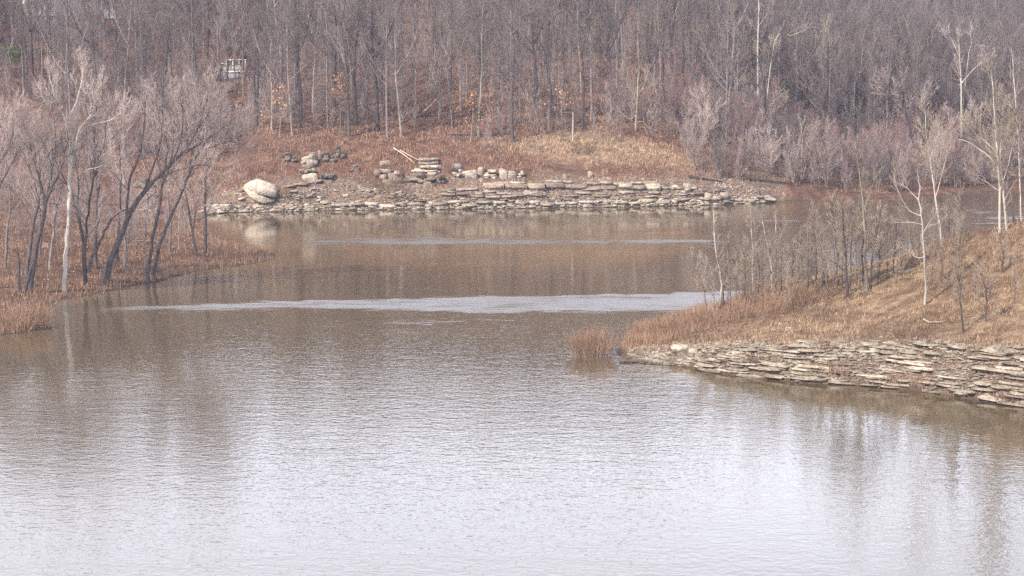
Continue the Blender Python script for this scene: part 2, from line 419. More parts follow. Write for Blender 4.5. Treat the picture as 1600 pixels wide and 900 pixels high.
    def meshes(s, name, bark, twig, branch_bark=None, fade=1):
        """trunk mesh (limbs) and crown mesh (branches and twigs)"""
        V, Fq = tubes(s.limbs, 7)
        tm = mesh_np(name+'_trunk', V, Fq, bark, True)
        V1, F1 = tubes(s.ch[0], 4)
        parts = [tubes(c, 3) for c in s.ch[1:] if c]
        V2, F2 = join_np(parts) if parts else (np.zeros((0,3)), np.zeros((0,4), int))
        V, Fq = join_np([(V1, F1), (V2, F2)])
        cm = mesh_np(name+'_crown', V, Fq, branch_bark or bark)
        cm.materials.append(M[twig])
        mi = np.zeros(len(Fq), np.int32); mi[len(F1):] = 1
        cm.polygons.foreach_set('material_index', mi)
        return tm, cm

def mk_tall(seed, Ht, r, fork=.5, lean=0, dense=1, nb=(15,8,7), spread=1, bark='bark_grey', twig='twig_grey', rmin=.02, t0=.42):
    rnd = random.Random(seed*7+1)
    g = Grower(seed, nb=nb, lr=(.24,.5,.5), up=(.14,.14,.16), rmin=rmin, wob=(.12,.16,.2))
    a = rnd.uniform(0, 6.28); dx, dy = math.cos(a)*lean*Ht, math.sin(a)*lean*Ht
    kx, ky = rnd.gauss(0,.25), rnd.gauss(0,.25)
    pts = [(0,0,-.6),(dx*.15+kx*.5,dy*.15,Ht*.2),(dx*.45+kx,dy*.45+ky,Ht*.45),(dx*.75,dy*.75+ky,Ht*.7),(dx,dy,Ht*.92)]
    if fork < .9:
        i = fork*Ht
        f = min(4, fork/.24)
        base = pts[:3] if fork < .55 else pts[:4]
        g.limb(pts, r, r*.22, t0=t0, spread=spread)
        b0 = base[-1]
        for k in range(2):
            b = a+2.2+k*2.3+rnd.uniform(-.4, .4); q = Ht*rnd.uniform(.14, .22)*spread
            g.limb([b0, (b0[0]+math.cos(b)*q*.5, b0[1]+math.sin(b)*q*.5, b0[2]+Ht*.14), (b0[0]+math.cos(b)*q, b0[1]+math.sin(b)*q, b0[2]+Ht*.38)], r*.5, r*.14, t0=.2, nb=max(3, nb[0]//2), L=Ht*.18)
    else:
        g.limb(pts, r, r*.18, t0=t0, spread=spread)
    return g
PROTO = {}
def proto(key, g, bark, twig, bb=None):
    PROTO[key] = g.meshes(key, bark, twig, bb)
for i in range(4):
    proto('tall%d' % i, mk_tall(100+i, 21+i*1.2, .24+.03*(i % 3), fork=[.5,.95,.6,.45][i], lean=.03*(i % 3)), 'bark_grey', 'twig_grey')
for i in range(3):
    proto('dark%d' % i, mk_tall(130+i, 22+i, .30+.05*i, fork=[.95,.5,.6][i], lean=.03, nb=(16,8,7), t0=.36), 'bark_dark', 'twig_grey')
for i in range(2):
    proto('pale%d' % i, mk_tall(150+i, 21, .20, fork=[.95,.5][i], lean=.04, nb=(12,7,6)), 'bark_pale', 'twig_grey')
for i in range(3):     # round, dense young valley trees with upswept twigs
    g = Grower(170+i, nb=(9,8,7), ang=(32,34,34), lr=(.5,.5,.5), up=(.13,.14,.12), wob=(.16,.2,.24), rmin=.02)
    rnd = random.Random(i)
    for k in range(4):
        a = k*1.57+rnd.uniform(-.4,.4); s = rnd.uniform(.9,2.6); h = rnd.uniform(8,12)
        g.limb([(math.cos(a)*.1, math.sin(a)*.1, -.4), (math.cos(a)*s*.3, math.sin(a)*s*.3, h*.3), (math.cos(a)*s, math.sin(a)*s, h*.85)], .10, .03, t0=.2, spread=.8)
    proto('bushy%d' % i, g, ['bark_grey','bark_grey','bark_pale'][i], ['twig_grey','twig_red','twig_mauve'][i])
for i in range(3):     # slender understorey saplings
    g = Grower(190+i, nb=(12,7), ang=(40,35), lr=(.38,.5), up=(.12,.12), rmin=.018)
    h = 6+i*1.5
    g.limb([(0,0,-.3),(.1*i,.1,h*.4),(.3-.2*i,.15,h)], .06, .02, t0=.2, jit=.03)
    proto('sapling%d' % i, g, 'bark_grey', ['twig_mauve','twig_red','twig_mauve'][i])
for i in range(3):     # thin tan saplings of the near point
    g = Grower(290+i, nb=(18,9,5), ang=(38,35,35), lr=(.34,.45,.5), up=(.12,.12,.1), rmin=.012); h = 7+i
    g.limb([(0,0,-.3),(.1*i,.1,h*.4),(.3-.2*i,.15,h)], .07, .02, t0=.15, jit=.03)
    proto('thicket%d' % i, g, 'bark_dark', 'twig_tan')
print('protos', {k: (len(v[0].polygons), len(v[1].polygons)) for k, v in PROTO.items()})

TREES = []
def place_tree(key, x, y, label, cat='tree', group=None, s=1.0, rz=0, z=None, name='bare_tree', sz=None):
    z = H(x, y) if z is None else z
    sc = (s, s, s*(sz or 1))
    root = thing(name, label, cat, (x, y, z), group, rz, sc)
    tm, cm = PROTO[key]
    ob('trunk', tm, root); ob('crown', cm, root)
    TREES.append((x, y)); return root

# ------------------------------------------------------------------ ground, water
def axis(segs):
    out = []
    for a, b, st in segs: out += list(np.arange(a, b, st))
    return np.array(out+[segs[-1][1]])
def grid(xs, ys):
    X, Y = np.meshgrid(xs, ys); nx, ny = len(xs), len(ys)
    idx = np.arange(nx*ny).reshape(ny, nx)
    Fq = np.stack([idx[:-1,:-1], idx[:-1,1:], idx[1:,1:], idx[1:,:-1]], -1).reshape(-1, 4)
    return X.ravel(), Y.ravel(), Fq
def setattr_f(me, name, v):
    a = me.attributes.new(name, 'FLOAT', 'POINT'); a.data.foreach_set('value', np.asarray(v, np.float32))
gx = axis([(-1500,-300,60),(-300,-90,5),(-90,-72,1.5),(-72,62,.62),(62,110,1.5),(110,400,6),(400,1500,60)])
gy = axis([(-200,60,40),(60,110,5),(110,215,.6),(215,272,1.4),(272,325,.6),(325,420,2),(420,900,8),(900,2800,80)])
X, Y, Fq = grid(gx, gy)
Z = height(X, Y)
me = mesh_np('ground', np.stack([X, Y, Z], 1), Fq, 'ground', True)
dM = sdist(MAIN, X, Y); dP = sdist(POINT, X, Y)
nz = fbm(X*.12, Y*.12, 77)+.5
knoll = np.exp(-((X-14)/22.0)**2-((Y-311)/4.6)**2)
gr = np.where(dP > 0, sstep(.30, .62, nz+.22), np.where(Y > 270, sstep(.42, .75, nz*.55+knoll*.62), nz*.3))
spur = (Y < 270) & (dP < 0)
gr = np.where(spur, gr*.5, gr)
bluff = (X > -46) & (X < 44) & (Y < 330) & (Y > 270)
gv = np.where(bluff, sstep(11, 5, dM+(nz-.5)*9), np.where(dP > 0, sstep(5.5, 2.5, (Y-np.interp(X, [p[0] for p in PTF], [p[1] for p in PTF]))+(nz-.5)*5), .15*sstep(2, 0, dM)))
gv = gv*sstep(-3, 0, np.maximum(dM, dP))
mud = np.maximum(sstep(.5, -.3, np.maximum(dM, dP)), np.where(spur, sstep(3, .5, dM)*.7, 0))
ca = me.color_attributes.new('zone', 'FLOAT_COLOR', 'POINT')
ca.data.foreach_set('color', np.stack([gr, gv, mud, np.ones_like(gr)], 1).astype(np.float32).ravel())
lx, ly, lz = ground_at(12, 88)
setattr_f(me, 'lawn', sstep(1.3, .8, np.hypot((X-lx+3)/8, (Y-ly-2)/9)))
ob('ground', me, kind='structure')

wx = axis([(-1500,-300,100),(-300,-90,6),(-90,100,1.0),(100,300,6),(300,1500,100)])
wy = axis([(-600,0,60),(0,60,10),(60,150,.8),(150,200,.3),(200,345,1.2),(345,460,8)])
X, Y, Fq = grid(wx, wy)
Yc = np.maximum(Y, 20)
dep = Yc*CP+CAM_H*SP; pxx = 800+F*X/dep; pyy = 450+F*(CAM_H*CP-Yc*SP)/dep
n1 = fbm(X*.06, Y*.25, 200); n2 = fbm(X*.3, Y*.9, 210)
pj = pyy+n1*10+n2*4
ruf = np.zeros_like(X)
# sharp breeze streak: wedge widening to the right
top = np.interp(pxx, [120,400,800,1100,1250], [482,472,462,455,452]); bot = np.interp(pxx, [120,400,700,1000,1250], [486,486,490,488,484])
n3 = fbm(X*.55, Y*1.6, 220); n4 = fbm(X*.10, Y*.5, 221)
st1 = sstep(-2, 2.5, (pj-top+n3*7))*sstep(9, -6, (pj-bot+n3*16+n4*10))*sstep(105, 160, pxx+n3*50)*np.clip(.93+n3*.5+n4*.4, .5, 1)
ruf = np.maximum(ruf, st1*1.0)
def streak(yc, wd, x0, x1, amp, slope=0):
    c = yc+slope*(pxx-x0)
    return amp*np.exp(-((pj-c)/wd)**2)*sstep(x0-60, x0+90, pxx)*sstep(x1+90, x1-60, pxx)*np.clip(.75+n2*1.5, 0, 1)
ruf = np.maximum(ruf, streak(377, 8.5, 420, 1150, 1.35))
ruf = np.maximum(ruf, streak(411, 3, 520, 800, .75))
ruf = np.maximum(ruf, streak(345, 4, 900, 1260, 1.1))
ruf = np.maximum(ruf, streak(330, 14, 1150, 1500, .7)); ruf = np.maximum(ruf, streak(340, 30, 1450, 1900, .95))
ruf = np.maximum(ruf, streak(390, 30, 1150, 1700, .7))
ruf = np.maximum(ruf, streak(497, 3, 900, 1100, .8))
glit = sstep(430, 640, pxx)*sstep(1090, 960, pxx)*np.exp(-((pj-506)/20)**2)
ruf = np.maximum(ruf, glit*np.clip(.45+n3*2.2+n4, 0, .95))
base = np.interp(pj, [300,455,492,505,540,580,620,680,760,900,1300], [.06,.06,.16,.26,.28,.34,.46,.58,.66,.66,.66])
calmL = sstep(560, 120, pxx+(pyy-500)*.9)*sstep(660, 560, pyy)
calmR = sstep(1080, 1330, pxx+n1*90-(pyy-640)*.9)*sstep(820, 680, pyy)
base = base*(1-.72*calmL)*(1-.75*calmR)
ruf = np.where(pyy > 490, np.maximum(ruf*.9, base), np.maximum(ruf, base))
me = mesh_np('water', np.stack([X, Y, 0*X], 1), Fq, 'water', True)
setattr_f(me, 'ruffle', np.clip(ruf, 0, 1))
ob('water', me, kind='structure')

# ------------------------------------------------------------------ rocks
rnd = random.Random(5)
import bmesh
def hull_np(pts):
    bm = bmesh.new()
    for p in pts: bm.verts.new(p)
    r_ = bmesh.ops.convex_hull(bm, input=bm.verts)
    bmesh.ops.delete(bm, geom=list({g for g in r_['geom_interior']+r_['geom_unused'] if isinstance(g, bmesh.types.BMVert)}), context='VERTS')
    bmesh.ops.triangulate(bm, faces=bm.faces); bm.verts.index_update()
    V = np.array([v.co[:] for v in bm.verts]); Fc = np.array([[v.index for v in f.verts] for f in bm.faces]); bm.free(); return V, Fc
def block_np(r, c, s, j=.13, extra=5, rot=.0):
    """an angular broken block: hull of a jittered box"""
    P = []
    for i in (-1, 1):
        for k in (-1, 1):
            for l in (-1, 1): P.append([.5*i*r.uniform(1-2*j, 1), .5*k*r.uniform(1-2*j, 1), .5*l*r.uniform(1-1.3*j, 1)])
    for q in range(extra):
        f = r.randrange(3); p = [r.uniform(-.42, .42) for _ in range(3)]; p[f] = r.choice((-1, 1))*r.uniform(.5, .56); P.append(p)
    for q in range(4):
        a = r.choice((-1, 1)); b_ = r.choice((-1, 1)); P.append([a*r.uniform(.40, .5), b_*r.uniform(.40, .5), r.uniform(-.4, .4)])
    V, Fc = hull_np(P); V = V*np.array(s)
    a, b_ = r.gauss(0, rot), r.gauss(0, rot*.5); ca, sa = math.cos(a), math.sin(a)
    V = np.stack([V[:,0]*ca-V[:,1]*sa, V[:,0]*sa+V[:,1]*ca, V[:,2]+b_*V[:,0]], 1)
    return V+np.array(c), Fc
def slab_mesh(seed):
    return block_np(random.Random(seed), (0, 0, 0), (1, 1, 1), .07, 4)
SLAB = [mesh_np('rock_slab', *slab_mesh(i), 'rock') for i in range(8)]
SLABG = [mesh_np('rock_slab', *slab_mesh(20+i), 'rock_grey') for i in range(8)]
def boulder_mesh(name, seed, mat, cuts=9, strata=0, sub=3, rough=.06, flatz=0):
    r = random.Random(seed); bm = bmesh.new(); bmesh.ops.create_icosphere(bm, subdivisions=sub, radius=1)
    V = np.array([v.co[:] for v in bm.verts]); Fc = np.array([[v.index for v in f.verts] for f in bm.faces]); bm.free()
    V = np.sign(V)*np.abs(V)**.5; V /= np.abs(V).max(0)
    for k in range(cuts+6):
        d = np.array([r.gauss(0,1), r.gauss(0,1), r.gauss(0,.8)]); d /= np.linalg.norm(d); h = r.uniform(.68, 1.0)
        q = V@d; V = V-np.outer(np.maximum(q-h, 0), d)
    th = V[:,0]*3+seed; V = V*(1+rough*(np.sin(V[:,0]*7+seed)*np.sin(V[:,1]*8+1.3*seed)*np.sin(V[:,2]*9)))[:,None]
    V = V+(vnoise(V[:,0]*4+seed, V[:,2]*5+V[:,1]*3, seed)-.5)[:,None]*rough*V
    if strata:
        zz = (V[:,2]*strata+V[:,0]*.5+.15*np.sin(V[:,0]*4)) % 1.0
        g = 1-.16*(zz < .25); V[:,0] *= g; V[:,1] *= g
    V /= 2*np.abs(V).max(0)
    return mesh_np(name, V, Fc, mat)
def layered_rock(name, seed, mat, layers=3, taper=.0, cols=2):
    """an outcrop of angular blocks in broken layers, with open joints between them"""
    r = random.Random(seed); parts = []
    hs_ = [r.uniform(.5, 1.7) for _ in range(layers)]; t = sum(hs_); z = -.5; dip = r.uniform(-.05, .05)
    for l in range(layers):
        h = hs_[l]/t; k = 1-taper*l/max(1, layers-1); x0 = -.5*k+r.uniform(-.05, .08); x1 = .5*k+r.uniform(-.08, .05)
        m = r.choice([1, 1, cols, cols+1]) if cols > 1 else 1
        cuts = [x0]+sorted(x0+(x1-x0)*((i+1)/m+r.uniform(-.2, .2)/m) for i in range(m-1))+[x1]
        for i in range(m):
            w = cuts[i+1]-cuts[i]; d = k*r.uniform(.75, 1.0)
            parts.append(block_np(r, ((cuts[i]+cuts[i+1])/2, r.uniform(-.1, .1), z+h/2+dip*cuts[i]), (w*.99, d, h*r.uniform(.85, 1.15)), .15, 9, .16))
        z += h
    V, Fc = join_np(parts)
    return mesh_np(name, V, Fc, mat)
def outline_rock(name, pts, seed, mat, dep):
    """a rock with a given front outline (x, z in metres), real depth, broken faces"""
    r = random.Random(seed); n = len(pts); cx = sum(p[0] for p in pts)/n; cz = sum(p[1] for p in pts)/n
    zmin = min(p[1] for p in pts); zmax = max(p[1] for p in pts); parts = []
    for q, (lo_, hi_) in enumerate(((0, .34), (.35, 1.0))):
        P = []
        for i in range(n):
            x, z = pts[i]; f = (z-zmin)/(zmax-zmin)+.10*(x-cx)
            if not (lo_-.3 <= f <= hi_+.3): continue
            f = min(max(f, lo_), hi_); z = zmin+(f-.10*(x-cx))*(zmax-zmin)
            for y, k in ((-.45, .90-.06*q), (-.1, 1.0-.05*(1-q)), (.5, .85)):
                P.append((cx+(x-cx)*k*r.uniform(.95, 1.02)-y*.3, y*dep+(z-cz)*.6, z+r.uniform(-.12, .12)))
        if len(P) > 8: parts.append(hull_np(P))
    V, Fc = join_np(parts)
    return mesh_np(name, V, Fc, mat)
def mono(seed, mat):
    V, Fc = block_np(random.Random(seed), (0, 0, 0), (1, 1, 1), .24, 12, .06)
    return mesh_np('boulder', V, Fc, mat)
def crag(seed, mat, n=16):
    """a broken outcrop: angular blocks heaped and wedged against each other under an uneven domed top"""
    r = random.Random(seed); parts = []
    for i in range(n):
        x = r.uniform(-.40, .40); top = .5*(1-(abs(x)*2)**2.2*.75)*r.uniform(.8, 1.0); z = r.uniform(-.42, max(-.2, top-.10))
        parts.append(block_np(r, (x, r.uniform(-.22, .15)+z*.25, z), (r.uniform(.22, .46), r.uniform(.45, .8), r.uniform(.14, .30)), .13, 7, .15))
    V, Fc = join_np(parts); lo_, hi_ = V.min(0), V.max(0); V = (V-(lo_+hi_)/2)/(hi_-lo_)
    return mesh_np('boulder', V, Fc, mat)
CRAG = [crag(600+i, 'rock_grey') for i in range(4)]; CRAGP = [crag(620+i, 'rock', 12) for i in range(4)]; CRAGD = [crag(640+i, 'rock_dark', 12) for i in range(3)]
MONO = [mono(500+i, 'rock') for i in range(6)]; MONOG = [mono(520+i, 'rock_grey') for i in range(4)]
BLD = [layered_rock('boulder', 40+i, 'rock', (2,3,1,3,1,2)[i], (.2,.1,.3,.15,.2,.1)[i], (2,2,1,3,1,2)[i]) for i in range(6)]
BLDG = [layered_rock('boulder', 60+i, 'rock_grey', (2,4,3,2)[i], .45 if i == 1 else .12, 2) for i in range(4)]
BLDD = [layered_rock('boulder', 80+i, 'rock_dark', 3, .25, 2) for i in range(3)]

def rock(px, py, wpx, hpx, label, mesh, dep=None, tilt=0, rz=0, name='boulder', cat='rock', group=None, parent=None, sink=.22, y=None):
    """a rock whose foot is seen at pixel (px, py); returns its object"""
    x0, y0, z0 = ground_at(px, py) if y is None else aty(px, py, y)
    wm = wpx/F*y0; hm = hpx/F*y0*1.05; dm = dep or wm*.8
    if label is None: o = ob(name, mesh, parent)
    else: o = ob(name, mesh, None, label=label, category=cat, group=group)
    o.location = (x0, y0+dm*.35, z0+hm*(.5-sink)); o.scale = (wm, dm, hm*(1+sink)); o.rotation_euler = (0, tilt, rz)
    return o
# the right-hand ledge: strata of slabs stepping up from the water
ledge = ob('limestone_ledge', None, kind='structure'); ledge.location = (24, 131, 0)
bpy.context.view_layer.update()
def kid(me, parent, loc, scale, rz=0, tilt=0, rx=0, name='rock_slab'):
    o = bpy.data.objects.new(name, me); COL.objects.link(o); o.parent = parent
    p = parent.location
    o.location = (loc[0]-p[0], loc[1]-p[1], loc[2]-p[2]); o.scale = scale; o.rotation_euler = (rx, tilt, rz); return o
fxs = [p[0] for p in PTF]; fys = [p[1] for p in PTF]
def yfront(x): return float(np.interp(x, fxs, fys))
xs_s = np.arange(10, 48, .25)
nk = 0
for k in range(18):
    zk = .05+.165*k
    x = 13.0+max(0, k-3)*.55+rnd.uniform(0, 1)
    while x < 44:
        L = rnd.uniform(.8, 2.6)*(1.7 if rnd.random() < .25 else 1)
        xm = x+L/2
        zl_ = float(np.interp(xm, [9,12,14,18,24,33,60], [.2,.7,1.3,1.9,2.2,3.2,5]))
        ok = zk < zl_*(1.0+.5*(float(vnoise(xm*.35, 3, 12))-.4)) and rnd.random() > .14 and vnoise(xm*.7, zk*1.6, 13) > .17
        # a grassy gully and brush break the ledge
        if 23.2 < xm < 24.6 and k < 4 and rnd.random() < .75: ok = False
        if 29.0 < xm < 30.4 and k > 6: ok = False
        if ok:
            yy = yfront(xm)+np.arange(-.5, 7, .12)
            hh = height(np.full(yy.shape, xm), yy)
            i = np.where(hh > zk)[0]
            if len(i) and nk < 297:
                y0 = yy[i[0]]
                ang = math.atan2(yfront(xm+1)-yfront(xm-1), 2)
                T = rnd.uniform(.09, .20); W = rnd.uniform(1.0, 1.8)
                mesh = rnd.choice(SLAB)
                kid(mesh, ledge, (xm, y0+W/2-rnd.uniform(.15,.45), zk+rnd.uniform(-.03,.05)), (L*.99, W, T), ang+rnd.gauss(0,.06), rnd.gauss(0,.02), rnd.gauss(0,.04))
                nk += 1
        x += L*rnd.uniform(.98, 1.08)
print('ledge slabs', nk)
# far bluff strata
bluffs = ob('limestone_bluff', None, kind='structure'); bluffs.location = (0, 292, 0)
nb_ = 0
def strata(pts, hpx, Lr, prob=.95, meshes=SLAB, tilt=0, jy=1.0, dep=(1.6, 2.6)):
    global nb_
    x = pts[0][0]
    while x < pts[-1][0]:
        L = rnd.uniform(*Lr); xm = x+L/2
        py = float(np.interp(xm, [p[0] for p in pts], [p[1] for p in pts]))+rnd.uniform(-jy, jy)
        if rnd.random() < prob:
            x0, y0, z0 = ground_at(xm, py, 260, 345); W = rnd.uniform(*dep); T = hpx/F*y0*rnd.uniform(.75, 1.2)
            kid(rnd.choice(meshes), bluffs, (x0, y0+W/2-.5, z0+T*.42), (L/F*y0, W, T), rnd.gauss(0,.08), tilt+rnd.gauss(0,.03), rnd.gauss(0,.04)); nb_ += 1
        x += L
strata([(500,324),(640,325),(860,322),(868,321),(1060,319),(1180,316)], 4.6, (10, 34), .96)
strata([(640,318),(860,316)], 2.6, (9, 30), .45, SLABG); strata([(880,317),(1100,315)], 3.6, (9, 30), .65, SLABG)
strata([(690,311),(860,310)], 3.8, (9, 28), .6, SLABG); strata([(880,311),(1085,310)], 3.6, (9, 26), .6, SLABG)
strata([(700,305),(860,304)], 3.4, (9, 26), .5); strata([(900,305),(1080,305)], 3.6, (9, 24), .55)
strata([(755,298),(882,296)], 8, (22, 46), 1, SLABG, jy=.4, dep=(2.4,3)); strata([(768,289),(885,286)], 4, (14, 34), .85)
strata([(914,291),(958,290)], 6, (18, 24), 1); strata([(914,299),(958,298)], 5, (18, 26), .9, SLABG)
strata([(966,297),(1022,298)], 9, (14, 24), 1, jy=.4, dep=(2.4,3)); strata([(970,289),(1016,289)], 4, (12, 22), 1)
strata([(1024,296),(1080,298)], 5.5, (9, 14), 1); strata([(1100,313),(1128,314)], 9, (12, 16), 1)
strata([(690,300),(745,296)], 4, (12, 22), .9, SLAB, tilt=-.12)
strata([(440,296),(500,286)], 5, (14, 26), 1, SLABG, tilt=-.16); strata([(452,305),(500,300)], 3.4, (8, 14), .7)
strata([(1135,317),(1188,316)], 3, (10, 16), .8)
for k in range(60):
    px = rnd.uniform(370, 1130); py = rnd.uniform(298, 324)
    x0, y0, z0 = ground_at(px, py, 260, 345); s = rnd.uniform(.4, .9)
    kid(rnd.choice(SLAB), bluffs, (x0, y0, z0+.05), (s*rnd.uniform(1,1.8), s, s*.45), rnd.uniform(0, 3), rnd.gauss(0,.2), rnd.gauss(0,.2)); nb_ += 1
print('bluff slabs', nb_)
# named boulders on the far bank
u = 283/F
bp_ = [(375,292),(386,284),(399,280),(427,282),(435,295),(431,307),(412,316),(392,309)]
big = outline_rock('boulder', [((p[0]-403)*u, (314-p[1])*u) for p in reversed(bp_)], 3, 'rock', 3.4)
bx_, by_, bz_ = ground_at(403, 316)
ob('boulder', big, loc=(bx_, by_+1.6, bz_-.1), label='large pale tilted boulder at left end of the far rocky shore', category='rock')
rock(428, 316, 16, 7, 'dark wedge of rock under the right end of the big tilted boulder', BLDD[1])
rock(372, 308, 18, 5, 'long low pale rock left of the big tilted boulder by the water', BLD[3])
rock(381, 303, 16, 8, 'small low grey rock touching the left side of the big tilted boulder', BLDG[0], tilt=-.3)
rock(405, 318, 30, 7, 'flat yellowish slab under the big tilted boulder', BLD[1])
tower = [(482,262,28,24,'pale rounded block capping the rock stack on the left far bank',CRAGP[2]),
         (479,273,26,14,'middle block of the rock stack on the left far bank',CRAGP[1]),
         (485,283,24,12,'low block at the foot of the rock stack on the left far bank',MONO[2])]
for a in tower: rock(*a, group='blocks of the rock stack on the left far bank', tilt=-.05)
rock(500, 250, 8, 15, 'narrow upright rock splinter behind the rock stack', MONOG[2], dep=1.0)
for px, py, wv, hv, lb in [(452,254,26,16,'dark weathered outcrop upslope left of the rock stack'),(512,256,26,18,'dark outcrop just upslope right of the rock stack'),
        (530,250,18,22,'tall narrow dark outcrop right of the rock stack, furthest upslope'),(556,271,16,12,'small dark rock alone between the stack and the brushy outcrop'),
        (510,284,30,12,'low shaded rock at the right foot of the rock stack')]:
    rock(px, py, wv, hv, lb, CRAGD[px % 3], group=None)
rock(605, 286, 50, 36, 'broad rounded grey outcrop half covered in brush on the far bank', CRAG[0], dep=4)
for px, py, wv, hv, lb, mm in [(655,287,56,17,'long base block of the layered outcrop under the fallen pale branches',CRAG[1]),
        (664,273,48,13,'middle layer of the outcrop under the fallen pale branches',CRAGP[0]),
        (670,262,40,14,'top block of the outcrop under the fallen pale branches',BLD[1]),
        (690,288,14,14,'dark block closing the right end of the layered outcrop',BLDD[0])]:
    rock(px, py, wv, hv, lb, mm, dep=3.4)
row = [(714,266,16,10,'pale rock perched on the leftmost block of the block row'),(716,280,20,15,'leftmost block of the pale block row above the strata'),
       (735,280,22,13,'second block from the left of the pale block row'),(751,274,10,13,'small round white boulder standing in the gap of the block row'),
       (766,280,22,14,'squarish block right of the small round white boulder'),(786,279,14,15,'upright block in the middle of the pale block row'),
       (800,280,14,13,'second last block at the right of the pale block row'),(814,279,14,12,'last rightmost block of the pale block row')]
for k, a in enumerate(row): rock(*a, (CRAGP[k % 4] if k % 3 == 1 else MONO[k % 6]), dep=1.8, group='blocks of the pale row above the strata')
rock(883, 280, 7, 7, 'small single white stone above the gully in the rock strata', MONO[4])
rock(922, 279, 8, 10, 'small upright pale stone on the ledge right of the gully', MONOG[1])
rock(1074, 297, 14, 9, 'pale rounded stone at the right end of the upper strata', MONO[5])
rock(1055, 297, 10, 7, 'smaller pale stone just left of the rounded end stone', MONO[3])
rock(440, 318, 7, 5, 'small pale stone between the big tilted boulder and the water', BLD[5])
rock(540, 314, 12, 5, 'flat pale stone alone on the rubble slope below the dark outcrops', BLD[3])
rock(608, 311, 14, 5, 'left one of two flat stones lying on the rubble slope', BLDG[0], tilt=-.1)
rock(623, 309, 14, 6, 'right one of two flat stones lying on the rubble slope', BLD[3], tilt=-.3)
# pale cliff seen through the left grove
for px, py, wv, hv, lb in [(225,296,36,18,'upper pale cliff block seen through the left grove'),(222,313,40,16,'middle pale cliff block seen through the left grove'),
        (233,332,30,12,'lowest pale cliff block seen through the left grove')]:
    rock(px, py, wv, hv, lb, CRAG[(px+py) % 4], dep=3)
# stones on the right point
for px, py, wv, hv, lb, mm in [(1064,552,30,10,'largest white stone near the tip of the right point',MONO[0]),(1083,557,14,9,'white stone right beside the largest one at the tip',MONO[3]),
        (1123,543,10,9,'single upright white stone in the brush of the right point',MONO[4]),(1151,547,14,5,'flat pale stone lying above the left end of the ledge',BLD[1]),
        (1024,556,10,5,'small pale stone low on the tip of the right point',BLD[5]),(998,536,8,4,'small pale stone on the grassy tip of the right point',BLD[3]),
        (1232,516,9,4,'small white stone alone in the dry grass of the right point',BLD[5]),(992,550,6,4,'tiny pale stone at the very tip of the right point',BLD[1]),
        (1555,552,22,9,'long white slab tilted on top of the ledge at right',SLAB[2]),(1585,556,30,5,'dark-shadowed flat slab at the right edge of the ledge top',SLAB[4]),
        (1360,546,26,4,'long thin pale slab lying in the grass above the ledge',SLAB[1]),(1366,553,14,4,'short thin slab just below the long one in the grass',SLAB[3])]:
    rock(px, py, wv, hv, lb, mm, tilt=-.25 if 'tilted' in lb else 0)
me = mesh_np('drift_log', *tubes([([(0,0,0),(.7,.1,.03),(1.5,0,.02)], [.07,.08,.03])], 6), 'bark_dark')
x0, y0 = onz(968, 567); ob('drift_log', me, loc=(x0, y0, .05), label='dark sodden log floating off the tip of the right point', category='log')
me = mesh_np('drift_log', *tubes([([(0,0,0),(.7,.1,.03),(1.6,0,0)], [.04,.05,.02])], 6), 'bark_dark')
x0, y0 = onz(1518, 630); ob('drift_log', me, loc=(x0, y0, .04), label='thin dark stick floating just off the ledge at lower right', category='log')

def ledge_t(x, y): return y-np.interp(x, fxs, fys)
def scatter_stones(name, pts, smin, smax, mat, seed):
    r = np.random.default_rng(seed); n = len(pts)
    base = np.array([(1,0,0),(0,1,0),(-1,0,0),(0,-1,0),(0,0,.6),(0,0,-.6)], float)
    f = np.array([(0,1,4),(1,2,4),(2,3,4),(3,0,4),(1,0,5),(2,1,5),(3,2,5),(0,3,5)])
    s = r.uniform(smin, smax, n)[:, None, None]*r.uniform(.6, 1.5, (n, 1, 3)); a = r.uniform(0, 6.28, n)
    b = base[None]*r.uniform(.7, 1.3, (n, 6, 1))*s
    c, sn = np.cos(a)[:, None], np.sin(a)[:, None]
    V = np.stack([b[:,:,0]*c-b[:,:,1]*sn, b[:,:,0]*sn+b[:,:,1]*c, b[:,:,2]], -1)+np.asarray(pts)[:, None, :]
    Fc = (f[None]+np.arange(n)[:, None, None]*6).reshape(-1, 3)
    return ob(name, mesh_np(name, V.reshape(-1, 3), Fc, mat), kind='stuff', label={'rock':'loose pale rubble', 'rock_grey':'loose grey rubble'}[mat]+' strewn along the '+('far' if 'far' in name else 'near right')+' rocky shore', category='rubble')
def fragments(name, P, smin, smax, flat_, mat, label, seed):
    r = np.random.default_rng(seed); P = np.asarray(P); parts = []
    T = [slab_mesh(300+i) for i in range(5)]
    for i, p in enumerate(P):
        V, Fc = T[i % 5]; s = r.uniform(smin, smax); a = r.normal(0, .5)
        v = V*(s*r.uniform(1, 2.2), s, s*flat_*r.uniform(.6, 1.4)); c, n_ = math.cos(a), math.sin(a)
        tl = r.normal(0, .12); v = np.stack([v[:,0]*c-v[:,1]*n_, v[:,0]*n_+v[:,1]*c, v[:,2]+tl*v[:,0]], 1)+p
        parts.append((v, Fc))
    V, Fc = join_np(parts)
    return ob(name, mesh_np(name, V, Fc, mat), kind='stuff', label=label, category='rubble')
rg = np.random.default_rng(3)
def sample(n, x0, x1, y0, y1, keep):
    x = rg.uniform(x0, x1, n); y = rg.uniform(y0, y1, n); z = height(x, y); m = keep(x, y, z); return np.stack([x, y, z], 1)[m]
P = sample(26000, -48, 42, 280, 308, lambda x, y, z: (z > .02) & (z < 4.3) & (fbm(x*.3, y*.3, 8) > -.16+.07*z-.3*(z < .8)) & (x > -44))
scatter_stones('far_rubble', P[:7000], .06, .26, 'rock', 1)
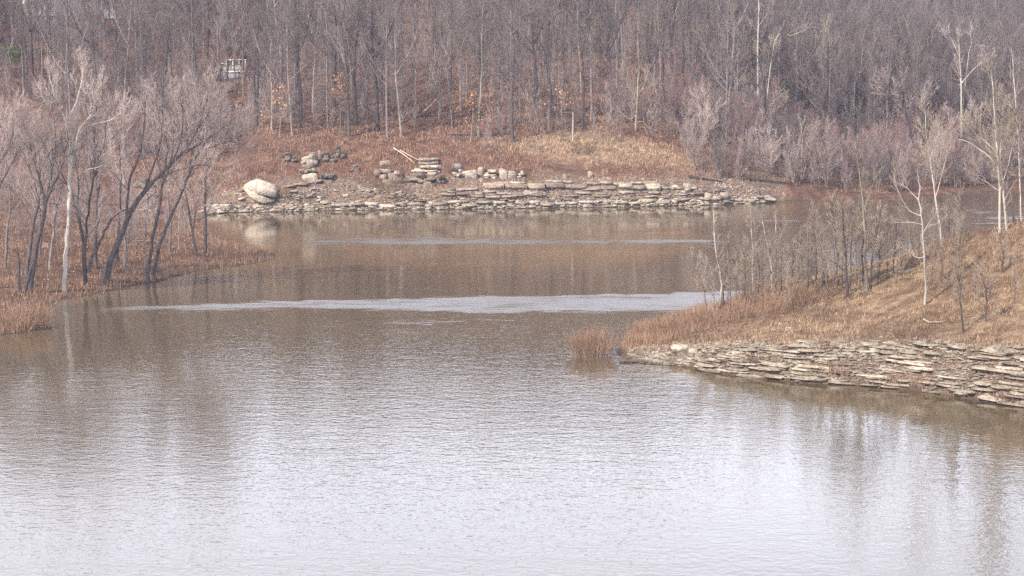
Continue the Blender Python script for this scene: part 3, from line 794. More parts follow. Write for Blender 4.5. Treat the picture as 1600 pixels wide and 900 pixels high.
P = sample(40000, 9, 50, 112, 152, lambda x, y, z: (z > .03) & (y-np.interp(x, fxs, fys) < 6.5) & (rg.random(len(x)) < np.clip(1.3-z*.34, .05, 1)))
scatter_stones('shore_rubble', P[:7000], .03, .15, 'rock', 2)

P = sample(30000, 9, 50, 112, 152, lambda x, y, z: (z > .02) & (ledge_t(x, y) < 5.2) & (fbm(x*.4, y*.6, 14) > -.16))
fragments('ledge_fragments', P[:4200], .10, .36, .30, 'rock', 'broken thin slabs filling the strata of the right ledge', 1)
P = sample(60000, -46, 42, 280, 306, lambda x, y, z: (z > .02) & (z < 3.6) & (fbm(x*.22, z*1.3, 15) > -.05+.05*z))
fragments('bluff_fragments', P[:2600], .14, .5, .33, 'rock_grey', 'broken slabs and rubble of the far rocky bank', 2)
P = sample(30000, -46, 42, 280, 306, lambda x, y, z: (z > .02) & (z < 1.1))
fragments('waterline_rubble', P[:900], .2, .6, .4, 'rock', 'pale stones along the far waterline', 3)

# ------------------------------------------------------------------ grass and brush (stuff)
def blades(name, P, hmin, hmax, wd, mat, label, cat, seed=0, lean=.35):
    r = np.random.default_rng(seed); n = len(P); P = np.asarray(P)
    h = r.uniform(hmin, hmax, n)*(.6+.8*np.clip(fbm(P[:,0]*.5, P[:,1]*.5, seed)+.5, 0, 1)); a = r.uniform(0, 6.28, n); w_ = r.uniform(.5, 1.2, n)*wd
    d = np.stack([np.cos(a), np.sin(a), 0*a], 1)*w_[:, None]
    t = np.stack([r.normal(0, lean, n)*h, r.normal(0, lean, n)*h, h], 1)
    V = np.stack([P-d-[0,0,.05], P+d-[0,0,.05], P+t], 1).reshape(-1, 3)
    return ob(name, mesh_np(name, V, np.arange(3*n).reshape(-1, 3), mat), kind='stuff', label=label, category=cat)
def inpt(x, y): return sdist(POINT, x, y) > .3
def ledge_t(x, y): return y-np.interp(x, fxs, fys)
P = sample(110000, 8, 60, 118, 186, lambda x, y, z: inpt(x, y) & (ledge_t(x, y) > 2.6+2.4*(fbm(x*.6, y*.2, 71)+.3)) & (rg.random(len(x)) < .2+3.0*fbm(x*.30, y*.30, 55)+.3))
blades('dry_grass', P, .10, .36, .03, 'tan_stalk', 'short dry tan grass over the slope of the right point', 'grass', 1)
P = sample(80000, 8, 60, 118, 186, lambda x, y, z: inpt(x, y) & (ledge_t(x, y) > 1.2) & (fbm(x*.25, y*.25, 57)-.004*(x-10) > -.08))
leaf = P[::2]
def litter(name, P, size, mat, label, seed):
    r = np.random.default_rng(seed); n = len(P); P = np.asarray(P)+[0, 0, .06]
    a = r.normal(size=(n, 3)); a /= np.linalg.norm(a, axis=1, keepdims=True); b = np.cross(a, r.normal(size=(n, 3))); b /= np.linalg.norm(b, axis=1, keepdims=True)+1e-9
    s_ = r.uniform(.5, 1.5, (n, 1))*size
    V = np.stack([P-a*s_, P-b*s_*.7, P+a*s_, P+b*s_*.7], 1).reshape(-1, 3)
    return ob(name, mesh_np(name, V, np.arange(4*n).reshape(-1, 4), mat), kind='stuff', label=label, category='leaves')
Q = sample(40000, 8, 60, 118, 170, lambda x, y, z: inpt(x, y) & (ledge_t(x, y) > 1.5))
litter('leaf_litter', Q[:20000], .05, 'litter_leaf', 'tan and orange dead leaves caught in the grass of the right point', 1)
Q = sample(60000, -55, 60, 296, 365, lambda x, y, z: (sdist(MAIN, x, y) > 6) & (fbm(x*.1, y*.1, 73) > -.1))
litter('hillside_litter', Q[:16000], .14, 'litter_leaf', 'orange brown dead leaves lying below the far wood', 2)
Q = sample(30000, -80, -22, 152, 262, lambda x, y, z: (sdist(MAIN, x, y) > .5))
litter('spit_litter', Q[:9000], .09, 'litter_leaf', 'dead leaves on the low left spit', 3)
blades('brown_weeds', P, .2, .7, .025, 'brown_stalk', 'brown dead weeds among the dry grass of the right point', 'weeds', 2)
P = sample(50000, 8, 24, 138, 176, lambda x, y, z: inpt(x, y) & (z > .1) & (rg.random(len(x)) < .35+3*fbm(x*.25, y*.25, 59)) & ((y > 142+.6*(x-8))))
blades('red_brush', P, .35, 1.1, .018, 'red_stalk', 'dense reddish brush over the tip and back of the right point', 'brush', 3, .22)
P = sample(9000, 20, 36, 118, 136, lambda x, y, z: (ledge_t(x, y) > -.25) & (ledge_t(x, y) < 1.0) & (fbm(x*.5, y*.2, 61) > .02))
blades('shore_brush', P, .2, .55, .02, 'red_stalk', 'low reddish brush at the foot of the right ledge', 'brush', 4, .3)
P = sample(90000, -80, -22, 152, 262, lambda x, y, z: (sdist(MAIN, x, y) > .2) & (fbm(x*.15, y*.15, 63) > -.16))
blades('spit_grass', P, .12, .5, .035, 'brown_stalk', 'brown dead grass and litter on the low left spit', 'grass', 5)
P = sample(50000, -80, -22, 152, 262, lambda x, y, z: (sdist(MAIN, x, y) > .2) & (fbm(x*.2, y*.2, 65)+.25*(sdist(MAIN, x, y) < 5) > .06))
blades('spit_brush', P, .3, .85, .03, 'red_stalk', 'reddish brush along the edge of the low left spit', 'brush', 6, .25)
P = sample(90000, -50, 60, 284, 345, lambda x, y, z: (sdist(MAIN, x, y) > 7+3*(x < -5)) & (fbm(x*.1, y*.1, 67)+1.1*np.exp(-((x-14)/22.0)**2-((y-311)/4.4)**2) > .5))
blades('bank_grass', P[:42000], .2, .6, .07, 'tan_stalk', 'tan dry grass crowning the far rocky bank', 'grass', 7, .3)
P = sample(90000, -60, 75, 284, 372, lambda x, y, z: (sdist(MAIN, x, y) > 1.5+4.5*(fbm(x*.25, y*.25, 93)+.35)) & (fbm(x*.12, y*.12, 69) > -.08))
blades('bank_brush', P[:48000], .15, .75, .055, 'red_stalk', 'rusty brush and leaf litter below the far wood', 'brush', 8, .35)

# ------------------------------------------------------------------ buildings on the far hill
def box(c, s):
    x, y, z = c; a, b, d = s[0]/2, s[1]/2, s[2]/2
    V = np.array([(x+i*a, y+j*b, z+k*d) for k in (-1,1) for j in (-1,1) for i in (-1,1)], float)
    return V, np.array([(0,2,3,1),(4,5,7,6),(0,1,5,4),(2,6,7,3),(0,4,6,2),(1,3,7,5)])
def gable(w, d, z0, h, over=.4, th=.18):
    """two sloping slabs, ridge along x"""
    parts = []
    for s in (-1, 1):
        y0, y1 = s*(d/2+over), 0; x = w/2+over
        zz0 = z0-over*h/(d/2); zz1 = z0+h
        V = np.array([(-x,y0,zz0),(x,y0,zz0),(x,y1,zz1),(-x,y1,zz1),(-x,y0,zz0+th),(x,y0,zz0+th),(x,y1,zz1+th),(-x,y1,zz1+th)], float)
        parts.append((V, np.array([(0,1,2,3),(4,5,6,7),(0,1,5,4),(1,2,6,5),(2,3,7,6),(3,0,4,7)])))
    return join_np(parts)
def house(px, py, Y, w, d, h, rh, wall, label, rz=0, roof='shingle', wins=3, z=None):
    x, y, _ = aty(px, py, Y); z = H(x, y)-.2
    r = thing('house', label, 'house', (x, y, z), rz=rz)
    ob('wall', mesh_np('wall', *box((0,0,h/2), (w, d, h)), wall), r)
    for sx in (-1, 1):
        k = sx*(w/2-.02)
        V = np.array([(k,-d/2,h),(k,d/2,h),(k,0,h+rh-.06),(k-sx*.1,-d/2,h),(k-sx*.1,d/2,h),(k-sx*.1,0,h+rh-.06)], float)
        ob('gable_wall', mesh_np('gable_wall', V, np.array([(0,1,2),(3,5,4),(0,3,4),(0,4,1),(1,4,5),(1,5,2),(2,5,3),(2,3,0)]), wall), r)
    ob('roof', mesh_np('roof', *gable(w, d, h, rh), roof), r)
    ob('gutter', mesh_np('gutter', *box((0,-d/2-.46,h-.25), (w+.8,.12,.16)), 'white_paint'), r)
    for k in range(wins):
        xw = (-.5+(k+.5)/wins)*w*.85
        f = ob('window', mesh_np('window', *box((xw,-d/2-.03,h*.58), (.95,.1,1.25)), 'white_paint'), r)
        for i in (-1, 1):
            ob('pane', mesh_np('pane', *box((xw+i*.21,-d/2-.09,h*.58), (.36,.04,1.05)), 'dark_glass'), f)
    return r, x, y, z
hr, hx, hy, hz_ = house(88, 60, 415, 11, 8, 3.6, 3.2, 'grey_siding', 'blue grey house with a long pale gutter high on the left of the far hill', rz=.06, wins=4)
ob('chimney', mesh_np('chimney', *box((-5.9,-1.5,3.2), (1.5,1.2,7.6)), 'cream_siding'), hr)
cby = ground_at(368, 113, 300, 560)[1]
hr, hx, hy, hz_ = house(366, 106, cby, 3.6, 4, 1.9, 1.2, 'cream_siding', 'small white cabin with a dull red roof among trees above the left grove', rz=-.1, wins=0, roof='red_roof')
ob('porch_roof', mesh_np('porch_roof', *box((1.3,-2.9,2.35), (4.2,1.9,.22)), 'white_paint'), hr)
ob('foundation', mesh_np('foundation', *box((.4,-1.9,-1.25), (4.2,3.6,2.2)), 'grey_siding'), hr)
for k in range(4): ob('porch_post', mesh_np('porch_post', *box((-.6+k*1.25,-3.7,1.1), (.18,.18,2.2)), 'white_paint'), hr)
ob('porch_floor', mesh_np('porch_floor', *box((1.3,-2.9,.05), (4.2,1.9,.3)), 'white_paint'), hr)
ob('porch_rail', mesh_np('porch_rail', *join_np([box((1.3,-3.78,.95), (4.1,.09,.12))]+[box((-.6+k*.31,-3.78,.6), (.09,.06,.62)) for k in range(13)]), 'white_paint'), hr)
ob('door', mesh_np('door', *box((1.0,-2.03,1.15), (.95,.1,2.0)), 'white_paint'), hr)
ob('siding_panel', mesh_np('siding_panel', *box((2.3,-2.02,1.25), (1.5,.06,2.1)), 'white_paint'), hr)
house(180, 58, 412, 4.0, 3.6, 2.6, 1.6, 'red_paint', 'little rust red shed upslope right of the blue grey house', rz=.2, wins=1)
def post(px, py, hpx, rad, mat, label, Y=None, name='post'):
    if Y: x, y, z = aty(px, py, Y); z = H(x, y)
    else: x, y, z = ground_at(px, py, 260, 420)
    h = hpx/F*y
    me = mesh_np(name, *tubes([([(0,0,-.4),(0,0,h*.5),(.03,0,h)], [rad, rad, rad*.9])], 8), mat, True)
    return ob(name, me, loc=(x, y, z), label=label, category='post')
post(895, 222, 44, .13, 'bark_white', 'pale upright post standing at the top of the far grassy bank')
post(387, 112, 20, .12, 'white_paint', 'short white post to the right of the small white cabin', Y=370)

# ------------------------------------------------------------------ trees of the left grove, each traced limb by limb
def px_tree(name, limbs, label, bark, twig, base=None, rs=1.0, seed=1, nb=(11,8,7), spread=1, group=None, lv=None, cat='tree', dy=.6, rmin=.012, up=(.12,.14,.16), L=None, ang=(42,36,34), t0=.4, bb=None, Y=None):
    """limbs: lists of pixel points in the tree's own vertical plane, first point of the first limb is the foot"""
    bx, by = limbs[0][0][0][:2]
    if Y: x0, y0, z0 = aty(bx, by, Y); z0 = H(x0, y0)
    else: x0, y0, z0 = ground_at(bx, by, 100, 420)
    g = Grower(seed, nb=nb, up=up, rmin=rmin, ang=ang)
    rr = random.Random(seed+99)
    for k, (pts, r0, r1, *o) in enumerate(limbs):
        q = []; drift = rr.uniform(-dy, dy)
        for i, (px, py) in enumerate(pts):
            X_, Y_, Z_ = aty(px, py, y0)
            q.append((X_-x0, drift*i*(1 if k else .5), Z_-z0))
        if k == 0: q[0] = (0, 0, -.4)
        else:   # spring from the nearest limb point
            b = min((p for l in g.limbs for p in l[0]), key=lambda p: (p[0]-q[0][0])**2+(p[2]-q[0][2])**2)
            if (b[0]-q[0][0])**2+(b[2]-q[0][2])**2 < 1.2:
                off = b[1]; q = [(p[0], p[1]+off, p[2]) for p in q]; q[0] = b
            else: q[0] = (q[0][0], q[0][1], min(q[0][2], .0)-.3)
        oo = o[0] if o else {}
        g.limb(q, r0*rs, r1*rs, spread=spread, t0=oo.get('t0', t0), nb=oo.get('nb'), L=oo.get('L', L))
    tm, cm = g.meshes(name, bark, twig, bb)
    root = thing(name, label, cat, (x0, y0, z0), group)
    ob('trunk', tm, root); ob('crown', cm, root)
    if lv:
        V, Fq = g.leaves(*lv); ob('leaves', mesh_np('leaves', V, Fq, 'dead_leaf'), root)
    return root
lo = dict(nb=4, t0=.3)
px_tree('sycamore', [([(100,457),(102,400),(104,358),(105,300),(106,265),(111,244)], .23, .15, {'nb':3,'t0':.75,'L':3}),
    ([(108,262),(101,205),(99,187),(87,165),(80,135),(76,118)], .13, .04), ([(108,255),(105,190),(112,160),(120,124),(118,100)], .15, .035),
    ([(106,258),(118,215),(125,200),(142,178),(150,150),(160,128)], .15, .035), ([(120,215),(135,197),(165,190),(185,178),(196,172)], .10, .025),
    ([(87,165),(80,160),(70,158),(60,163)], .05, .02, lo), ([(115,284),(128,268),(150,262),(158,258)], .06, .02, lo)],
    'tall white barked sycamore near the middle left of the grove', 'bark_white', 'twig_mauve', seed=11, spread=.8, nb=(9,8,7), bb='bark_pale', L=3.0, up=(.14,.14,.14))
px_tree('bare_tree', [([(45,457),(50,420),(57,380),(64,340),(70,310),(80,285)], .36, .16, {'nb':4,'t0':.6}),
    ([(68,320),(60,280),(50,240),(42,200)], .12, .03), ([(72,305),(78,260),(80,215),(74,180)], .12, .03), ([(80,285),(95,250),(104,215)], .10, .03)],
    'dark twin tree at the left of the grove, front trunk with flared foot', 'bark_dark', 'twig_mauve', bb='bark_grey', seed=12, nb=(10,9,8), t0=.25, L=4.5)
px_tree('bare_tree', [([(40,435),(45,400),(52,350),(58,325),(62,300)], .26, .13, {'nb':4,'t0':.6}), ([(60,315),(48,270),(30,230),(18,205)], .11, .03), ([(60,310),(62,260),(58,210)], .10, .03),
    ([(52,350),(36,320),(20,300),(4,285)], .08, .03)],
    'dark leaning tree just behind the flared trunk at the left of the grove', 'bark_dark', 'twig_mauve', bb='bark_grey', seed=13, nb=(10,9,8), t0=.25, L=4.5)
px_tree('dead_snag', [([(30,458),(31,430),(32,402)], .2, .1, {'nb':0})], 'dark broken stump left of the flared trunk', 'bark_dark', 'twig_grey', seed=14, cat='snag', nb=(0,0))
px_tree('bare_tree', [([(77,423),(80,395),(86,350),(90,325),(96,300)], .17, .08), ([(90,325),(84,295),(80,265)], .07, .03)],
    'slim curved tree standing between the flared trunk and the white sycamore', 'bark_grey', 'twig_mauve', seed=15, L=3)
px_tree('bare_tree', [([(135,447),(131,405),(127,369),(118,335),(111,312)], .24, .14, {'nb':3}), ([(114,320),(104,290),(91,263),(85,240)], .10, .03), ([(120,340),(122,290),(118,240),(122,200)], .11, .03),
    ([(134,420),(135,380),(141,330),(148,290),(155,265)], .15, .07), ([(152,275),(162,240),(168,210),(165,175)], .08, .025), ([(146,300),(150,250),(146,205)], .07, .025)],
    'dark forked tree right of the white sycamore, forking at its foot', 'bark_dark', 'twig_mauve', bb='bark_grey', seed=16, nb=(10,9,8), t0=.25, L=4.5)
px_tree('bare_tree', [([(137,425),(143,402),(152,385),(162,362),(172,343),(190,330),(213,321),(235,305),(250,296)], .22, .05, {'nb':6,'t0':.5,'L':3.0})],
    'dark tree whose low trunk arches to the right across the grove', 'bark_dark', 'twig_mauve', bb='bark_grey', seed=17)
px_tree('bare_tree', [([(149,420),(150,380),(152,330),(153,285),(150,240)], .25, .08), ([(152,320),(162,270),(168,225)], .10, .03)],
    'straight dark tree behind the forked one in the grove', 'bark_dark', 'twig_mauve', bb='bark_grey', seed=18, nb=(9,8,6), L=4)
px_tree('bare_tree', [([(165,441),(173,408),(187,372),(203,332),(222,303),(240,282),(262,260),(285,240)], .40, .12, {'nb':5,'t0':.65,'L':3.6}),
    ([(195,350),(199,310),(207,270),(219,245),(229,200),(232,160)], .17, .04), ([(262,260),(280,225),(285,188),(284,150)], .12, .03), ([(240,283),(262,272),(292,262),(318,258),(340,266)], .09, .03),
    ([(222,303),(240,255),(250,215),(240,165)], .12, .03), ([(285,240),(305,205),(318,170),(325,140)], .10, .03), ([(285,240),(318,220),(345,200),(362,185)], .10, .03)],
    'largest dark tree of the grove, leaning strongly to the right', 'bark_dark', 'twig_mauve', bb='bark_grey', seed=19, nb=(10,9,8), t0=.2, L=4.2, up=(.13,.12,.12))
px_tree('bare_tree', [([(229,441),(232,410),(238,370),(247,320),(252,280),(256,245)], .26, .10, {'nb':5,'t0':.55}), ([(250,290),(262,262),(270,225),(272,180)], .10, .03), ([(252,280),(240,240),(236,190),(226,150)], .10, .03),
    ([(262,262),(288,230),(310,200),(335,165)], .09, .025)],
    'left trunk of the dark pair standing in the water edge of the grove', 'bark_dark', 'twig_mauve', bb='bark_grey', seed=20, nb=(10,9,8), t0=.2, L=4)
px_tree('bare_tree', [([(238,439),(244,408),(254,370),(272,327),(288,290),(299,263),(309,240)], .22, .10, {'nb':5,'t0':.6}), ([(299,263),(318,225),(332,195),(345,160)], .09, .025), ([(309,240),(335,228),(358,222),(380,228)], .08, .02),
    ([(295,270),(300,225),(305,180),(298,145)], .09, .025)],
    'right trunk of the dark pair at the water edge, leaning right', 'bark_dark', 'twig_mauve', bb='bark_grey', seed=21, nb=(10,9,8), t0=.2, L=4)
px_tree('bare_tree', [([(224,430),(226,395),(229,359),(232,330)], .09, .04)], 'thin pole like tree just left of the water edge pair', 'bark_grey', 'twig_mauve', seed=22, nb=(6,5), L=2)
px_tree('bare_tree', [([(307,401),(303,375),(298,350),(291,305),(286,290)], .17, .07), ([(301,365),(305,330),(303,300)], .08, .03)],
    'small forked dark tree left of the last upright trunk on the spit', 'bark_dark', 'twig_mauve', bb='bark_grey', seed=23, nb=(8,6,5), L=2.4)
px_tree('bare_tree', [([(320,401),(321,370),(322,327),(324,280),(325,255),(322,220)], .22, .08)],
    'last upright dark tree toward the tip of the left spit', 'bark_dark', 'twig_mauve', bb='bark_grey', seed=24, nb=(14,8,6), L=3.4, t0=.3)
px_tree('bare_tree', [([(195,423),(194,395),(193,360),(190,330)], .2, .08), ([(195,418),(199,385),(202,350)], .1, .05)],
    'double stemmed grey tree behind the big leaning trunk', 'bark_grey', 'twig_mauve', seed=25, nb=(7,6,5), L=3)
px_tree('bare_tree', [([(182,412),(184,360),(188,300),(184,235),(188,180)], .2, .05)], 'tall slim tree rising behind the middle of the grove', 'bark_dark', 'twig_mauve', bb='bark_grey', seed=26, nb=(14,9,7), L=4, t0=.45)
px_tree('bare_tree', [([(265,398),(266,350),(262,300),(268,250),(262,200)], .15, .05)], 'tall slim grey tree rising behind the right half of the grove', 'bark_grey', 'twig_mauve', seed=27, nb=(14,9,7), L=4, t0=.35)
px_tree('bare_tree', [([(-26,452),(-24,400),(-18,350),(-8,300),(2,250)], .3, .1, {'nb':6,'t0':.5}), ([(-18,350),(-2,300),(15,262),(30,235)], .12, .03), ([(-10,310),(-14,250),(-6,190)], .12, .03), ([(0,270),(20,230),(34,180)], .1, .03)],
    'grey crown reaching in over the left edge of the photo', 'bark_dark', 'twig_mauve', bb='bark_grey', seed=28, nb=(10,9,8), t0=.25, L=4.5)
px_tree('bare_tree', [([(8,420),(10,370),(14,320),(10,270),(16,215)], .18, .06)], 'slim tree furthest left of the grove inside the photo', 'bark_grey', 'twig_mauve', seed=29, nb=(14,9,7), L=4, t0=.35)
px_tree('bare_tree', [([(62,398),(64,350),(60,300),(66,250)], .14, .05)], 'slim tree behind the dark twin tree of the grove', 'bark_grey', 'twig_mauve', seed=30, nb=(12,8,6), L=3.6, t0=.3)
px_tree('bare_tree', [([(280,390),(279,350),(284,318)], .09, .04)], 'short thin sapling behind the leaning water edge trunk', 'bark_grey', 'twig_mauve', seed=31, nb=(9,6), L=2)
k = 0
for px, py, s in [(18,398,.7),(112,404,.6),(168,398,.7),(212,400,.6),(248,392,.6),(340,398,.35),(90,392,.8),(30,380,.8),(200,380,.8),(240,376,.8),(140,386,.8)]:
    x, y, z = ground_at(px, py, 150, 270)
    place_tree('sapling%d' % (k % 3), x, y, 'thin bare sapling among the trunks of the left grove', 'sapling', 'saplings among the trunks of the left grove', s, k*1.3, name='sapling'); k += 1
# logs
def log(pts, r0, label, base=None, z=.15, mat='dead_log', twigs=0, seed=0):
    x0, y0, z0 = ground_at(*pts[0])
    q = [];
    for px, py in pts:
        x, y, zz = ground_at(px, py) if base is None else aty(px, py, y0)
        q.append((x-x0, y-y0, zz-z0+z))
    n = len(q); ch = [(q, [r0*(1-.6*i/(n-1)) for i in range(n)])]
    me = mesh_np('fallen_branch', *tubes(ch, 6), mat, True)
    return ob('fallen_branch', me, loc=(x0, y0, z0), label=label, category='fallen branch')
log([(615,238),(632,248),(648,262)], .09, 'pale fallen branch lying downslope onto the layered outcrop, left of two', z=.5)
log([(625,241),(645,252),(668,264)], .07, 'pale fallen branch lying downslope onto the layered outcrop, right of two', z=.5)
log([(1443,503),(1452,508),(1466,509),(1478,505)], .07, 'pale curved fallen branch on the slope of the right point', z=.12)
log([(212,380),(236,379),(256,381)], .13, 'pale fallen log on the ground behind the left grove', z=.2)
log([(660,176),(672,165),(684,152)], .14, 'pale leaning dead branch at the foot of the far wood', base=1, z=0)
log([(700,212),(740,213),(790,211)], .2, 'dark fallen trunk lying across the slope below the far wood', z=.3, mat='bark_dark')
log([(1170,283),(1200,287),(1240,290)], .22, 'dark driftwood trunk lying near the far shore at the foot of the valley wood', z=.3, mat='bark_dark')
log([(1075,278),(1100,283),(1128,287)], .28, 'dark fallen trunk in the grass right of the grassy knoll', z=.2, mat='bark_dark')

# ------------------------------------------------------------------ shrubs
def shrub(px, py, wpx, hpx, label, twig='red_stalk', n=46, seed=0, group=None, name='shrub', water=False):
    x0, y0, z0 = (onz(px, py)+(0,)) if water else ground_at(px, py)
    wv, hv = wpx/F*y0, hpx/F*y0
    g = Grower(seed, nb=(4,4), ang=(28,30), lr=(.35,.5), up=(.2,.2), rmin=.010, segs=(3,2))
    rr = random.Random(seed)
    for k in range(n):
        a = rr.uniform(0, 6.28); q = math.sqrt(rr.random())*wv*.5; x, y = math.cos(a)*q, math.sin(a)*q*.8
        h = hv*rr.uniform(.55, 1.05)*(1-.35*(q/(wv*.5))**2)
        g.limb([(x*.75, y*.75, -.25), (x*.9, y*.9, h*.5), (x*1.1, y*1.1, h*.85)], .016, .01, t0=.15, nb=4, L=h*.35, sub=1, jit=.02)
    root = thing(name, label, 'shrub', (x0, y0, z0), group)
    V, Fq = tubes(g.limbs, 3); ob('stems', mesh_np('stems', V, Fq, twig), root)
    V, Fq = join_np([tubes(c, 3) for c in g.ch if c]); ob('twigs', mesh_np('twigs', V, Fq, twig), root)
    return root
shrub(925, 556, 78, 54, 'reddish leafless shrub standing in the water off the tip of the right point', n=150, seed=1, water=True)
shrub(30, 516, 60, 52, 'reddish shrub on the little spur at the left edge of the photo', n=80, seed=2)
shrub(62, 512, 50, 44, 'right hand reddish shrub on the little spur at the left edge', n=60, seed=3)
shrub(372, 402, 60, 34, 'low reddish brush clump near the tip of the left spit', n=60, seed=4)
for k, (px, py, wv, hv) in enumerate([(1000,528,50,30),(1050,520,60,34),(1105,510,60,38),(1155,500,60,40),(1205,490,60,44),(1250,478,50,40)]):
    shrub(px, py, wv, hv, ['lowest','second lowest','third','fourth','second highest','highest'][k]+' of the reddish shrubs climbing the ridge from the tip of the right point', n=60, seed=10+k, group='reddish shrubs along the ridge of the right point')
for k, (px, py, wv, hv, lb) in enumerate([(1310,598,60,26,'at the water edge in the gully of the ledge'),(1400,603,40,14,'below the dark hollow of the ledge'),(1440,604,44,16,'right of the dark hollow of the ledge'),(1580,634,50,18,'at the right edge of the photo by the water'),(1180,566,30,16,'growing on the left half of the ledge')]):
    shrub(px, py, wv, hv, 'low reddish brush '+lb, n=40, seed=30+k, twig='brown_stalk' if k > 2 else 'red_stalk')
for k, (px, py, wv, hv, lb) in enumerate([(610,300,60,34,'grey brown brush covering the broad rounded outcrop'),(575,290,40,20,'brush clump left of the broad rounded outcrop'),(440,306,30,18,'brush between the tilted boulder and the low strata'),
        (700,272,20,30,'dark reddish bush in the gap between layered outcrop and block row'),(910,240,40,24,'grey bush on the knoll below the pale post'),(450,238,50,22,'brown brush above the dark outcrop at left of the far bank'),(1000,262,60,24,'rusty brush on the front of the grassy knoll')]):
    shrub(px, py, wv, hv, lb, n=40, seed=50+k, twig='brown_stalk' if k in (0,1,4) else 'red_stalk')

# ------------------------------------------------------------------ trees of the right point
W = dict(bark='bark_white', twig='twig_tan', rs=.8)
px_tree('birch', [([(1447,476),(1444,440),(1440,400),(1437,350),(1431,310),(1430,283)], .13, .04, {'nb':5,'L':2}),
    ([(1441,405),(1432,402),(1424,395),(1419,392)], .05, .02, lo), ([(1436,342),(1418,328),(1400,300),(1392,280)], .06, .015, lo), ([(1437,362),(1450,352),(1465,350),(1470,340)], .05, .015, lo),
    ([(1432,310),(1416,295),(1404,286)], .05, .015, lo), ([(1436,345),(1420,346),(1398,347)], .05, .015, lo)],
    'white branching birch leaning left in the middle of the right point slope', seed=40, spread=.8, nb=(4,4,4), bb='bark_white', L=1.8, **W)
px_tree('birch', [([(1473,386),(1466,330),(1457,270),(1450,215),(1447,175)], .12, .03), ([(1458,272),(1448,262),(1436,252)], .04, .015, lo), ([(1462,300),(1474,262),(1478,240)], .05, .015, lo), ([(1455,255),(1462,225),(1470,205)], .04, .015, lo)],
    'tall thin white birch behind the leaning one, rising over the water', seed=41, nb=(13,7,6), L=2.4, bb='bark_pale', **W)
px_tree('birch', [([(1562,365),(1562,300),(1558,240),(1554,180),(1550,120)], .15, .03), ([(1560,290),(1572,255),(1580,215)], .06, .015, lo), ([(1559,262),(1540,240),(1515,222),(1500,218)], .07, .015, lo),
    ([(1560,300),(1540,285),(1518,272)], .06, .015, lo), ([(1558,240),(1542,222),(1525,208)], .06, .015, lo)],
    'many limbed white birch at the left of the clump near the right edge', seed=42, nb=(13,7,6), L=3, bb='bark_pale', t0=.25, **W)
px_tree('birch', [([(1572,362),(1570,320),(1566,270),(1563,225)], .15, .05), ([(1568,300),(1556,262),(1548,230)], .06, .02, lo)], 'shorter thick birch in the middle of the clump near the right edge', seed=43, nb=(11,7,6), L=2.4, t0=.25, **W)
px_tree('birch', [([(1596,345),(1594,280),(1592,215),(1588,150),(1585,92)], .15, .06, {'t0':.5})], 'straight clean white birch trunk at the right edge of the photo', seed=44, nb=(13,7,6), L=2.6, **W)
px_tree('bare_tree', [([(1586,350),(1578,300),(1574,250),(1570,200),(1566,160)], .10, .03)], 'thin brown tree between the birches near the right edge', 'bark_grey', 'twig_tan', seed=45, nb=(14,8,6), L=2.4)
px_tree('bare_tree', [([(1620,352),(1612,300),(1600,240),(1590,180)], .14, .04)], 'brown tree leaning in from beyond the right edge', 'bark_grey', 'twig_tan', seed=46, nb=(14,8,6), L=3)
# middle grove
for k, (limbs, bark_, lb) in enumerate([
    ([([(1326,464),(1322,420),(1318,370),(1316,330)], .13, .05)], 'bark_dark', 'left dark trunk of the middle clump on the right point'),
    ([([(1356,455),(1352,420),(1350,385),(1347,330),(1342,280),(1336,248)], .13, .035), ([(1347,330),(1356,300),(1364,280)], .05, .015, lo)], 'bark_pale', 'tallest white topped tree of the middle clump on the right point'),
    ([([(1348,446),(1348,400),(1352,350),(1356,320)], .09, .04)], 'bark_dark', 'slim dark trunk just left of the tallest in the middle clump'),
    ([([(1361,452),(1360,410),(1366,370),(1372,335)], .10, .04)], 'bark_dark', 'dark trunk right of the tallest in the middle clump'),
    ([([(1310,448),(1308,400),(1303,350),(1300,318)], .08, .03)], 'bark_dark', 'thin dark trunk furthest left in the middle clump'),
    ([([(1328,458),(1329,400),(1330,360),(1332,330)], .07, .03)], 'bark_grey', 'thin grey trunk crossing in the middle clump')]):
    px_tree('bare_tree', limbs, lb, bark_, 'twig_tan', seed=60+k, nb=(16,8,6), L=2.0, t0=.25)
for k, (pts, r0, bark_, lb) in enumerate([
    ([(1106,492),(1100,455),(1092,425),(1082,400)], .06, 'bark_grey', 'leftmost leaning sapling of the small tip grove'),
    ([(1116,490),(1113,455),(1105,430),(1098,410)], .06, 'bark_pale', 'second stem from the left in the small tip grove'),
    ([(1120,486),(1128,455),(1126,425),(1118,385),(1117,335)], .10, 'bark_white', 'tallest white curved birch of the small tip grove'),
    ([(1130,480),(1131,440),(1136,405),(1138,375)], .08, 'bark_grey', 'straight grey stem right of the white birch in the tip grove'),
    ([(1134,476),(1140,440),(1146,410)], .05, 'bark_grey', 'short rightmost stem of the small tip grove')]):
    px_tree('birch' if 'birch' in lb else 'sapling', [(pts, r0, r0*.3)], lb, bark_, 'twig_tan', seed=70+k, nb=(14,7,6), L=1.6, t0=.2, rmin=.010)
